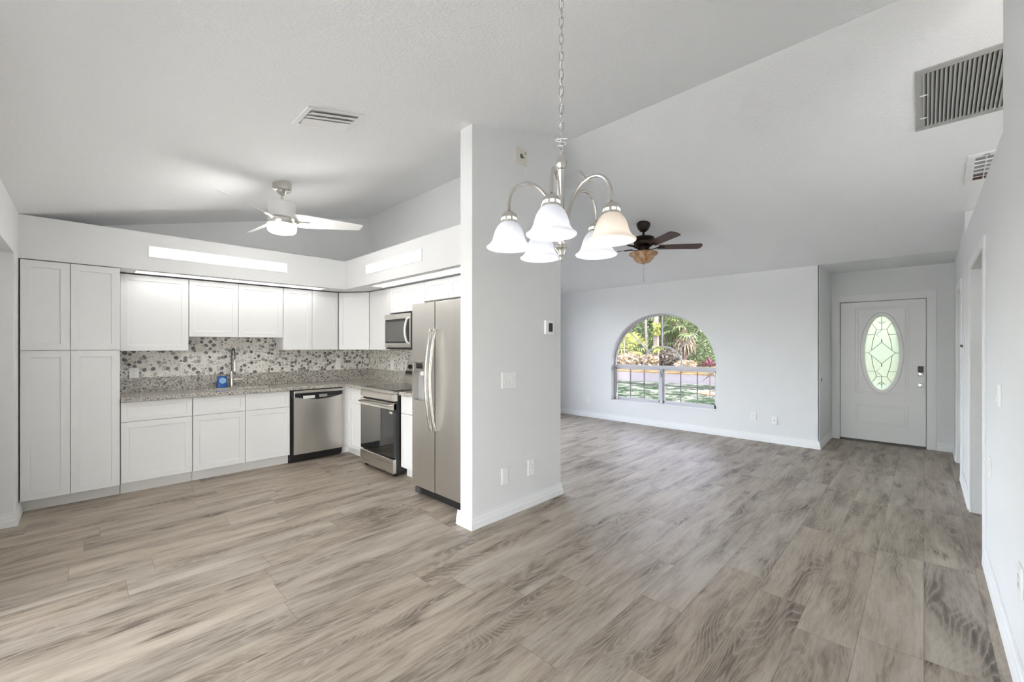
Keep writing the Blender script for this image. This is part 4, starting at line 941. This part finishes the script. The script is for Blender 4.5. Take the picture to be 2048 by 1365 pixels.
# ---------------------------------------------------------------- vents in the sloped ceiling
def on_ceiling(x0, x1, y0, y1):
    """frame whose u runs along x on the slope, d along y, z down from the ceiling surface"""
    s = SL if (x0 + x1) / 2 < XR else -SL; n = Vector((s, 0, -1)).normalized(); e = Vector((1, 0, s)).normalized(); xc = (x0 + x1) / 2
    o = Vector((xc, 0, cz(xc))); k = math.sqrt(1 + SL * SL)
    fr_ = lambda u, d, z: tuple(o + e * ((u - xc) * k) + Vector((0, d, 0)) + n * z)
    return fr_
def vent_frame(mb, x0, x1, y0, y1, w, h):
    mb.box(x0, x0 + w, y0, y1, 0, h); mb.box(x1 - w, x1, y0, y1, 0, h); mb.box(x0 + w, x1 - w, y0, y0 + w, 0, h); mb.box(x0 + w, x1 - w, y1 - w, y1, 0, h)
def louvres(mb, lines, along, a, b_, tiltd, wd, z=.006):
    for q in lines:
        s, c_ = math.sin(R(tiltd)) * wd / 2, math.cos(R(tiltd)) * wd / 2; t_ = .0012
        sec = [(q - c_, z + s), (q - c_ + t_, z + s + t_), (q + c_ + t_, z - s + t_), (q + c_, z - s)]
        if along == 'x': mb.add([(a, p, zz) for p, zz in sec] + [(b_, p, zz) for p, zz in sec], [(0, 1, 2, 3), (7, 6, 5, 4), (0, 4, 5, 1), (1, 5, 6, 2), (2, 6, 7, 3), (3, 7, 4, 0)])
        else: mb.add([(p, a, zz) for p, zz in sec] + [(p, b_, zz) for p, zz in sec], [(0, 1, 2, 3), (7, 6, 5, 4), (0, 4, 5, 1), (1, 5, 6, 2), (2, 6, 7, 3), (3, 7, 4, 0)])
x0, x1, y0, y1 = .948, 1.318, 2.672, 2.962
fr_ = on_ceiling(x0, x1, y0, y1)
t = thing('air_vent', 'white supply vent with curved louvres in the sloped ceiling before the kitchen fan', 'vent', fr_((x0 + x1) / 2, (y0 + y1) / 2, 0))
b = MB(fr_); vent_frame(b, x0, x1, y0, y1, .032, .008); b.build('frame', 'whiteenamel', t, bevel=.002, smooth=0)
b = MB(fr_); louvres(b, [y0 + .066], 'x', x0 + .036, x1 - .032, 14, .070, .012); louvres(b, [y0 + .122], 'x', x0 + .036, x1 - .032, 12, .048, .012); louvres(b, [y0 + .158], 'x', x0 + .036, x1 - .032, 10, .020, .012); louvres(b, [y0 + .212], 'x', x0 + .036, x1 - .032, -8, .084, .012); b.build('louvre', 'whiteenamel', t, smooth=0)
b = MB(fr_); b.box(x0 + .030, x1 - .030, y0 + .030, y1 - .030, -.001, .0008); b.build('duct_opening', 'ventback', t, smooth=0)
x0, x1, y0, y1 = 3.850, 4.100, 2.712, 3.06
fr_ = on_ceiling(x0, x1, y0, y1)
t = thing('air_vent', 'white slatted supply vent in the ceiling behind the chandelier', 'vent', fr_((x0 + x1) / 2, (y0 + y1) / 2, 0))
b = MB(fr_); vent_frame(b, x0, x1, y0, y1, .022, .008); b.build('frame', 'whiteenamel', t, bevel=.002, smooth=0)
b = MB(fr_); louvres(b, [x0 + .04 + .0255 * i for i in range(8)], 'y', y0 + .036, y1 - .02, -24, .026, .009); b.build('louvre', 'whiteenamel', t, smooth=0)
b = MB(fr_); b.box(x0 + .02, x1 - .02, y0 + .02, y1 - .02, -.001, .0008); b.build('duct_opening', 'ventback', t, smooth=0)
x0, x1, y0, y1 = 4.035, 4.712, -.62, .045
fr_ = on_ceiling(x0, x1, y0, y1)
t = thing('return_air_grille', 'large grey return air grille with long slats at the upper right of the ceiling', 'vent', fr_((x0 + x1) / 2, (y0 + y1) / 2, 0))
b = MB(fr_); vent_frame(b, x0, x1, y0, y1, .045, .010); b.build('frame', 'grille', t, bevel=.003, smooth=0)
b = MB(fr_); n_ = 27; louvres(b, [y0 + .052 + (y1 - y0 - .10) * i / (n_ - 1) for i in range(n_)], 'x', x0 + .043, x1 - .043, -38, .021, .007); b.build('slat', 'grille', t, smooth=0)
b = MB(fr_); b.box(x0 + .043, x1 - .043, y0 + .043, y1 - .043, -.001, .0008); b.build('duct_opening', 'duct', t, smooth=0)
for q in (x0 + .26, x0 + .52):
    b = MB(fr_); b.box(q - .006, q + .006, y1 - .062, y1 - .022, .010, .016); b.build('latch', 'whiteenamel', t, bevel=.002, smooth=0)
x0, x1, y0, y1 = 5.235, 5.705, -.62, -.262
fr_ = on_ceiling(x0, x1, y0, y1)
t = thing('light_diffuser', 'white framed louvred light fixture in the ceiling partly hidden by the right wall ledge', 'light', fr_((x0 + x1) / 2, (y0 + y1) / 2, 0))
b = MB(fr_); vent_frame(b, x0, x1, y0, y1, .05, .012); b.build('frame', 'whiteenamel', t, bevel=.003, smooth=0)
b = MB(fr_); b.box(x0 + .048, x1 - .048, y0 + .048, y1 - .048, -.001, .0008); b.build('reflector', 'greyplastic', t, smooth=0)
b = MB(fr_)
for i in range(1, 6): xx = x0 + .05 + (x1 - x0 - .1) * i / 6; b.box(xx - .003, xx + .003, y0 + .05, y1 - .05, .001, .011)
for i in range(1, 4): yy = y0 + .05 + (y1 - y0 - .1) * i / 4; b.box(x0 + .05, x1 - .05, yy - .003, yy + .003, .001, .011)
b.build('egg_crate', 'whiteenamel', t, smooth=0)
b = MB(fr_); b.box(x1 - .13, x1 - .055, y0 + .06, y1 - .055, .001, .007); tag(b.build('wire_cover', 'rust', t, smooth=0), 'brown patch at the lower end')
b = MB(fr_); b.tube([(x0 + .025 + .008 * math.cos(a * .7), y1 - .09 - .03 * a / 6, .0125) for a in range(9)], .003, 5); tag(b.build('clip', 'slot', t), 'small dark clip')

# ---------------------------------------------------------------- wall plates
def plate(name, label, cat, loc, rotz, w, h, kind, group=None, mat='plastic'):
    t = thing(name, label, cat, loc, rotz, group)
    b = MB(); b.box(-w / 2, w / 2, -.008, 0, -h / 2, h / 2); b.build('cover_plate', mat, t, local=True, bevel=.003, smooth=0)
    if kind == 'duplex':
        for s in (-1, 1):
            b = MB(); b.prism([(.017 * math.cos(R(a)) * 1.0, s * .0205 + max(-.0135, min(.0135, .0175 * math.sin(R(a))))) for a in range(0, 360, 15)], 'y', -.0105, -.005); r_ = b.build('receptacle', mat, t, local=True, smooth=0)
            b = MB(); b.box(-.0075, -.0052, -.0112, -.010, s * .0205 - .001, s * .0205 + .008); b.box(.0052, .0075, -.0112, -.010, s * .0205 - .001, s * .0205 + .007); b.lathe([(.0025, -.0112), (.0025, -.010)], (0, 0, s * .0205 - .007), 10, axis='y'); b.build('slots', 'slot', r_, local=True, smooth=0)
    elif kind == 'rocker3' or kind == 'rocker1':
        for q in ((-.046, 0, .046) if kind == 'rocker3' else (0,)):
            b = MB(); b.prism([(-.0065, -.033), (-.016, -.033), (-.010, 0), (-.0085, .033)], 'x', q - .016, q + .016); b.build('rocker', mat, t, local=True, smooth=0)
    elif kind == 'blank':
        b = MB(); b.box(-.017, .017, -.0105, -.005, -.034, .034); b.build('insert', mat, t, local=True, bevel=.001, smooth=0)
    elif kind == 'coax':
        b = MB(); b.lathe([(.006, -.018), (.006, -.006)], (0, 0, 0), 10, axis='y'); b.build('jack', 'slot', t, local=True)
    return t
GP = 'white wall outlets and switches'
plate('light_switch', 'white triple rocker switch on the partition wall below the thermostat', 'switch', (2.545, YP, 1.157), 0, .170, .138, 'rocker3')
plate('blank_plate', 'blank white wall plate low on the partition wall', 'wall plate', (2.496, YP, .345), 0, .074, .138, 'blank')
plate('outlet', 'white duplex outlet low on the partition wall right of the blank plate', 'outlet', (2.829, YP, .352), 0, .086, .140, 'duplex')
plate('outlet', 'white outlet on the pebble backsplash beside the tall pantry', 'outlet', (.375, 6.139, 1.151), 0, .080, .118, 'duplex')
plate('blank_plate', 'pale blank plate on the pebble backsplash left of the kitchen corner', 'wall plate', (2.605, 6.139, 1.185), 0, .075, .18, 'blank')
plate('blank_plate', 'pale blank plate on the pebble backsplash left of the range', 'wall plate', (3.074, 5.415, 1.17), R(-90), .085, .16, 'blank')
plate('outlet', 'white outlet low on the window wall left of the arched window', 'outlet', (XW, 4.884, .345), R(-90), .075, .12, 'duplex')
plate('outlet', 'white outlet low on the window wall right of the arched window', 'outlet', (XW, 1.869, .367), R(-90), .075, .12, 'duplex')
plate('cable_jack', 'small white plate with a dark cable jack near the entry corner', 'wall plate', (XW, 1.589, .335), R(-90), .07, .115, 'coax')
plate('light_switch', 'white rocker switch on the right wall near the camera', 'switch', (3.47, YR, 1.182), R(180), .085, .12, 'rocker1')
plate('outlet', 'white duplex outlet low on the right wall near the camera', 'outlet', (2.772, YR, .455), R(180), .085, .135, 'duplex')
plate('blank_plate', 'white blank plate low on the right wall just before the hall opening', 'wall plate', (3.93, YR, .70), R(180), .08, .125, 'blank')
plate('blank_plate', 'white blank plate low on the right wall between the two openings', 'wall plate', (5.62, YR, .50), R(180), .08, .12, 'blank')
t = plate('toggle_switch', 'white plate with a dark toggle on the right wall beyond the hall opening', 'switch', (6.34, YR, 1.447), R(180), .08, .125, 'none')
b = MB(); b.box(-.012, .012, -.022, -.006, -.014, .012); b.box(-.016, .016, -.030, -.018, -.008, .014); b.build('toggle', 'slot', t, local=True, bevel=.003, smooth=0)
t = thing('thermostat', 'white thermostat with a dark screen high on the partition wall', 'thermostat', (3.072, YP, 1.622))
b = MB(); b.box(-.062, .062, -.026, 0, -.066, .066); b.build('case', 'plastic', t, local=True, bevel=.006, smooth=0)
b = MB(); b.box(-.020, .036, -.0275, -.02, -.040, .042); b.build('screen', 'screen', t, local=True, smooth=0)
t = thing('junction_plate', 'aged ivory square plate with a hole and loose wire high on the partition', 'wall plate', (2.695, YP, 3.120))
b = MB(); b.box(-.075, .070, -.014, 0, -.070, .068); b.build('base_plate', 'ivory', t, local=True, bevel=.003, smooth=0)
b = MB(); b.lathe([(.020, -.0155), (.020, -.013)], (-.002, 0, .0), 16, axis='y'); b.box(.0, .030, -.017, -.012, -.012, -.002); b.box(.044, .052, -.0155, -.013, .03, .048); b.build('cable_hole', 'slot', t, local=True)
b = MB(); b.tube([(.05, -.012, -.07), (.055, -.016, -.10), (.03, -.018, -.145), (-.015, -.014, -.178), (-.055, -.012, -.195)], .0016, 6); b.tube([(.055, -.014, -.09), (.04, -.016, -.14), (.018, -.014, -.185)], .0016, 6); b.build('wire', 'whiteenamel', t, local=True)
t = thing('door_stop_pin', 'small dark round button on the entry alcove side wall', 'button', (7.37, 1.05, .964))
b = MB(); b.lathe([(.026, 0), (.026, -.008), (.018, -.010), (.017, -.008), (.001, -.007)], (0, 0, 0), 18, axis='y'); b.build('rim', 'slot', t, local=True)
b = MB(); b.lathe([(.010, -.0075), (.008, -.014), (.001, -.015)], (0, 0, 0), 12, axis='y'); b.build('push_button', 'grille', t, local=True)

# ---------------------------------------------------------------- outside the arched window
GZ = -.18
struct('lawn', MB().box(8.5, 18.0, -14, 30, GZ - .1, GZ), 'lawn', smooth=0)
struct('lawn_side', MB().box(-14, XL - .15, -14, 30, GZ - .1, GZ), 'paver', smooth=0)
struct('road', MB().box(18.0, 24.0, -30, 45, GZ - .1, GZ - .02), 'road', smooth=0)
struct('road_verge', MB().box(24.0, 60.0, -40, 70, GZ - .1, GZ + .02), 'litter', smooth=0)
struct('entry_slab', MB().box(8.42, 8.5, -14, 30, GZ - .1, GZ), 'paver', smooth=0)
rnd = random.Random(3)
def leaf_cloud(mb, c, rx, ry, rz, n, size, rng, flat=.0):
    for _ in range(n):
        while True:
            p = Vector((rng.uniform(-1, 1), rng.uniform(-1, 1), rng.uniform(-1, 1)))
            if .25 < p.length < 1: break
        p = Vector((c[0] + p.x * rx, c[1] + p.y * ry, c[2] + p.z * rz))
        a = Vector((rng.gauss(0, 1), rng.gauss(0, 1), rng.gauss(0, .7))).normalized(); b2 = a.cross(Vector((rng.gauss(0, 1), rng.gauss(0, 1), rng.gauss(0, 1)))).normalized()
        s = size * rng.uniform(.6, 1.4)
        mb.add([tuple(p - a * s), tuple(p + b2 * s * .38), tuple(p + a * s), tuple(p - b2 * s * .38)], [(0, 1, 2, 3)])
def fan_leaf(mb, base, tip, rad, rng, nseg=13, droop=.35):
    base, tip = Vector(base), Vector(tip); d = (tip - base).normalized(); side = d.cross(Vector((0, 0, 1)))
    if side.length < .1: side = Vector((1, 0, 0))
    side.normalize(); up = side.cross(d)
    mb.tube([tuple(base), tuple(base.lerp(tip, .5) + Vector((0, 0, .04 * rad))), tuple(tip)], .012 * rad / .6, 4)
    for i in range(nseg):
        a = R(-105 + 210 * i / (nseg - 1)); v = (d * math.cos(a) + side * math.sin(a)).normalized(); w = v.cross(up).normalized() * rad * .075
        l = rad * rng.uniform(.85, 1.1); m_ = tip + v * l * .55; e = tip + v * l + Vector((0, 0, -droop * rad * rng.uniform(.4, 1.3)))
        mb.add([tuple(tip), tuple(m_ - w), tuple(e), tuple(m_ + w)], [(0, 1, 2, 3)])
def fan_palm(label, x, y, h, tr, n, rad, mat, seed, group=None, skirt=True, trunkmat='palmtrunk', name='fan_palm'):
    rng = random.Random(seed); t = thing(name, label, 'palm', (x, y, GZ), 0, group)
    if h > .6:
        b = MB(); b.tube([(x + rng.uniform(-.03, .03), y + rng.uniform(-.03, .03), GZ + h * i / 7) for i in range(8)], [tr * (1.15 - .05 * i) for i in range(8)], 12); b.build('trunk', trunkmat, t)
    b = MB(); top = Vector((x, y, GZ + h))
    for i in range(n):
        az = 2 * PI * i * .618; el = R(80 - 115 * (i / n)); pl = rad * rng.uniform(.9, 1.35)
        d = Vector((math.cos(az) * math.cos(el), math.sin(az) * math.cos(el), math.sin(el)))
        fan_leaf(b, top, top + d * pl, rad, rng)
    b.build('crown', mat, t, smooth=0)
    if skirt:
        b = MB()
        for i in range(n // 2):
            az = 2 * PI * i * .618; d = Vector((math.cos(az) * .45, math.sin(az) * .45, -.9)); fan_leaf(b, top - Vector((0, 0, .1)), top + d * rad * 1.2, rad * .8, rng, 9, .9)
        b.build('dead_fronds', 'frond_dry', t, smooth=0)
    return t
def shrub(label, x, y, rx, ry, h, n, size, mat, seed, name='shrub', cat='shrub', group=None, stems=4):
    rng = random.Random(seed); t = thing(name, label, cat, (x, y, GZ), 0, group)
    b = MB(); leaf_cloud(b, (x, y, GZ + h * .52), rx, ry, h * .5, n, size, rng); b.build('foliage', mat, t, smooth=0)
    b = MB()
    for i in range(stems): b.tube([(x + rng.uniform(-.1, .1) * rx, y + rng.uniform(-.1, .1) * ry, GZ + .005), (x + rng.uniform(-.3, .3) * rx, y + rng.uniform(-.3, .3) * ry, GZ + h * .35), (x + rng.uniform(-.6, .6) * rx, y + rng.uniform(-.6, .6) * ry, GZ + h * .75)], [.03 * h / 2, .022 * h / 2, .01 * h / 2], 6)
    b.build('stems', 'palmtrunk', t); return t
def tree(label, x, y, h, r, mat, seed, lean=(0, 0), crown=None, cmat='leaf', group=None):
    rng = random.Random(seed); t = thing('tree', label, 'tree', (x, y, GZ), 0, group)
    b = MB(); b.tube([(x + lean[0] * i / 8, y + lean[1] * i / 8 + rng.uniform(-.02, .02), GZ + h * i / 8) for i in range(9)], [r * (1.12 - .06 * i) for i in range(9)], 12); b.build('trunk', mat, t)
    if crown:
        b = MB(); leaf_cloud(b, (x + lean[0], y + lean[1], GZ + h), crown[0], crown[0], crown[1], crown[2], .14, rng); b.build('crown', cmat, t, smooth=0)
    return t
def at(u, depth, xfix=None):
    """ground point seen at pixel column u, at the given depth along the view"""
    k = (u - 1024) / 839; a = R(YAW)
    return (depth * (math.cos(a) + k * math.sin(a)), depth * (math.sin(a) - k * math.cos(a)))
def dense(label, u, d, rx, h, mat, seed, n=1500, size=.16, group='dense greenery behind the road'):
    x, y = at(u, d); return shrub(label, x, y, rx, rx, h, n, size, mat, seed, 'tree', 'tree', group, 3)
# back row: closes the view
GB = 'woodland trees filling the back of the window view'
for i, u in enumerate((1190, 1230, 1270, 1310, 1350, 1390, 1430, 1470)):
    x, y = at(u, 46 + (i % 2) * 2); shrub('dark green woodland tree far behind the road', x, y, 3.0, 3.0, 10.5, 3200, .26, ('leaf', 'leaf_olive')[i % 2], 50 + i, 'tree', 'tree', GB, 3)
x, y = at(1405, 33); shrub('bright green rounded bush at the right of the window view', x, y, 2.0, 2.0, 3.0, 2600, .11, 'leaf_bright', 5)
x, y = at(1425, 36); shrub('tall bluish green bush behind the bright rounded bush', x, y, 2.2, 2.2, 4.6, 1800, .14, 'leaf', 6)
x, y = at(1272, 38); shrub('mid green tree behind the pale trunks', x, y, 1.8, 1.8, 5.6, 2200, .14, 'leaf', 7, 'tree', 'tree')
x, y = at(1336, 31.5); shrub('low tangle of dark dead brush beside the thick pale trunk', x, y, 1.3, .8, 1.35, 1500, .11, 'brush', 8, 'brush_pile', 'brush')
x, y = at(1258, 30.5); shrub('yellowish undergrowth at the left foot of the woods', x, y, 1.6, .8, 1.1, 750, .15, 'frond_dry', 9)
x, y = at(1296, 30.0); shrub('tan undergrowth between the two pale trunks', x, y, .9, .7, 1.0, 520, .14, 'frond_dry', 10)
x, y = at(1372, 30.0); shrub('dry golden undergrowth at the foot of the palm trunk', x, y, 1.4, .6, .6, 520, .12, 'frond_dry', 12)
for lab, u, d, h, n, rad, mat, sd in (
    ('tall fan palm with drooping fronds at the top of the window view', 1348, 35, 4.3, 26, 1.15, 'frond', 21),
    ('fan palm with a shaggy skirt of dead fronds and a brown trunk', 1369, 32, 3.1, 24, .95, 'frond', 22),
    ('low fan palm behind the dark brush', 1330, 33.5, 1.9, 20, .85, 'frond', 23),
    ('young lime green fan palm at the left of the window view', 1262, 32, 1.3, 18, .75, 'frond_lime', 24)):
    x, y = at(u, d); fan_palm(lab, x, y, h, .16, n, rad, mat, sd, skirt=(sd in (21, 22)))
x, y = at(1312, 31); tree('thick pale trunk standing in the middle of the woods', x, y, 9.0, .20, 'trunk', 31)
x, y = at(1293, 32); tree('slim pale trunk left of the thick one', x, y, 9.0, .085, 'trunk', 32, (.2, .2))
x, y = at(1325, 36); tree('slim grey trunk right of the thick one', x, y, 9.0, .10, 'trunk', 33)
x, y = at(1250, 31); tree('thin pale stem among the lime fan palm leaves', x, y, 4.5, .035, 'trunk', 34, (-.2, 0))
for lab, u, d, h, sd in (('lime green vine clump on the thick pale trunk', 1313, 30.7, 2.9, 41),):
    x, y = at(u, d); t = thing('vine', lab, 'vine', (x, y, GZ))
    b = MB(); rng = random.Random(41)
    for q in (1.35, 2.6, 3.1): leaf_cloud(b, (x, y, GZ + q), .30, .30, .32, 90, .13, rng)
    b.build('foliage', 'frond_lime', t, smooth=0)
    b = MB(); b.tube([(x - .05, y - .05, GZ + .005), (x, y, GZ + 1.5), (x + .03, y, GZ + 3.2)], .02, 6); b.build('stem', 'palmtrunk', t)
# red cordyline, twiggy branch and edging near the house
x, y = at(1420, 13.0); t = thing('red_leaf_plant', 'wine red spiky plant outside the right edge of the window', 'plant', (x, y, GZ))
rng = random.Random(77); b = MB(); b.tube([(x, y, GZ), (x, y, GZ + 1.05)], .02, 8); b.build('stem', 'palmtrunk', t)
b = MB()
for i in range(22):
    az = i * 2.4; el = R(rng.uniform(5, 75)); l = rng.uniform(.22, .40); d = Vector((math.cos(az) * math.cos(el), math.sin(az) * math.cos(el), math.sin(el))); s_ = d.cross(Vector((0, 0, 1))).normalized() * .028; o_ = Vector((x, y, GZ + 1.02))
    b.add([tuple(o_ - s_ * .4), tuple(o_ + d * l * .5 - s_), tuple(o_ + d * l - Vector((0, 0, .05))), tuple(o_ + d * l * .5 + s_), tuple(o_ + s_ * .4)], [(0, 1, 2, 3, 4)])
b.build('leaves', 'redleaf', t, smooth=0)
x, y = at(1436, 12.0); t = thing('dry_branch', 'thin dry drooping branch at the right edge of the lower window', 'branch', (x, y, GZ))
b = MB(); b.tube([(x, y, GZ), (x + .02, y, GZ + .55), (x - .05, y + .12, GZ + .85), (x - .15, y + .38, GZ + .80)], [.03, .026, .020, .008], 6)
b.tube([(x - .05, y + .12, GZ + .85), (x - .10, y + .34, GZ + .93), (x - .12, y + .52, GZ + .86)], [.018, .014, .006], 5); b.tube([(x - .05, y + .12, GZ + .85), (x - .10, y + .26, GZ + .72), (x - .1, y + .40, GZ + .60)], [.018, .014, .006], 5); b.build('twigs', 'brush', t)

for i, (u, d, dz) in enumerate(((1403, 14.2, .10), (1412, 14.0, .13), (1422, 13.8, .10))):
    x, y = at(u, d); b = MB(); b.box(x - .12, x + .12, y - .11, y + .11, GZ, GZ + dz)
    tag(b.build('edging_stone', 'brick', bevel=.02), 'rough terracotta edging stone on the lawn, ' + ('leftmost of three', 'middle one of three', 'rightmost of three')[i], 'stone', 'terracotta edging stones on the lawn')
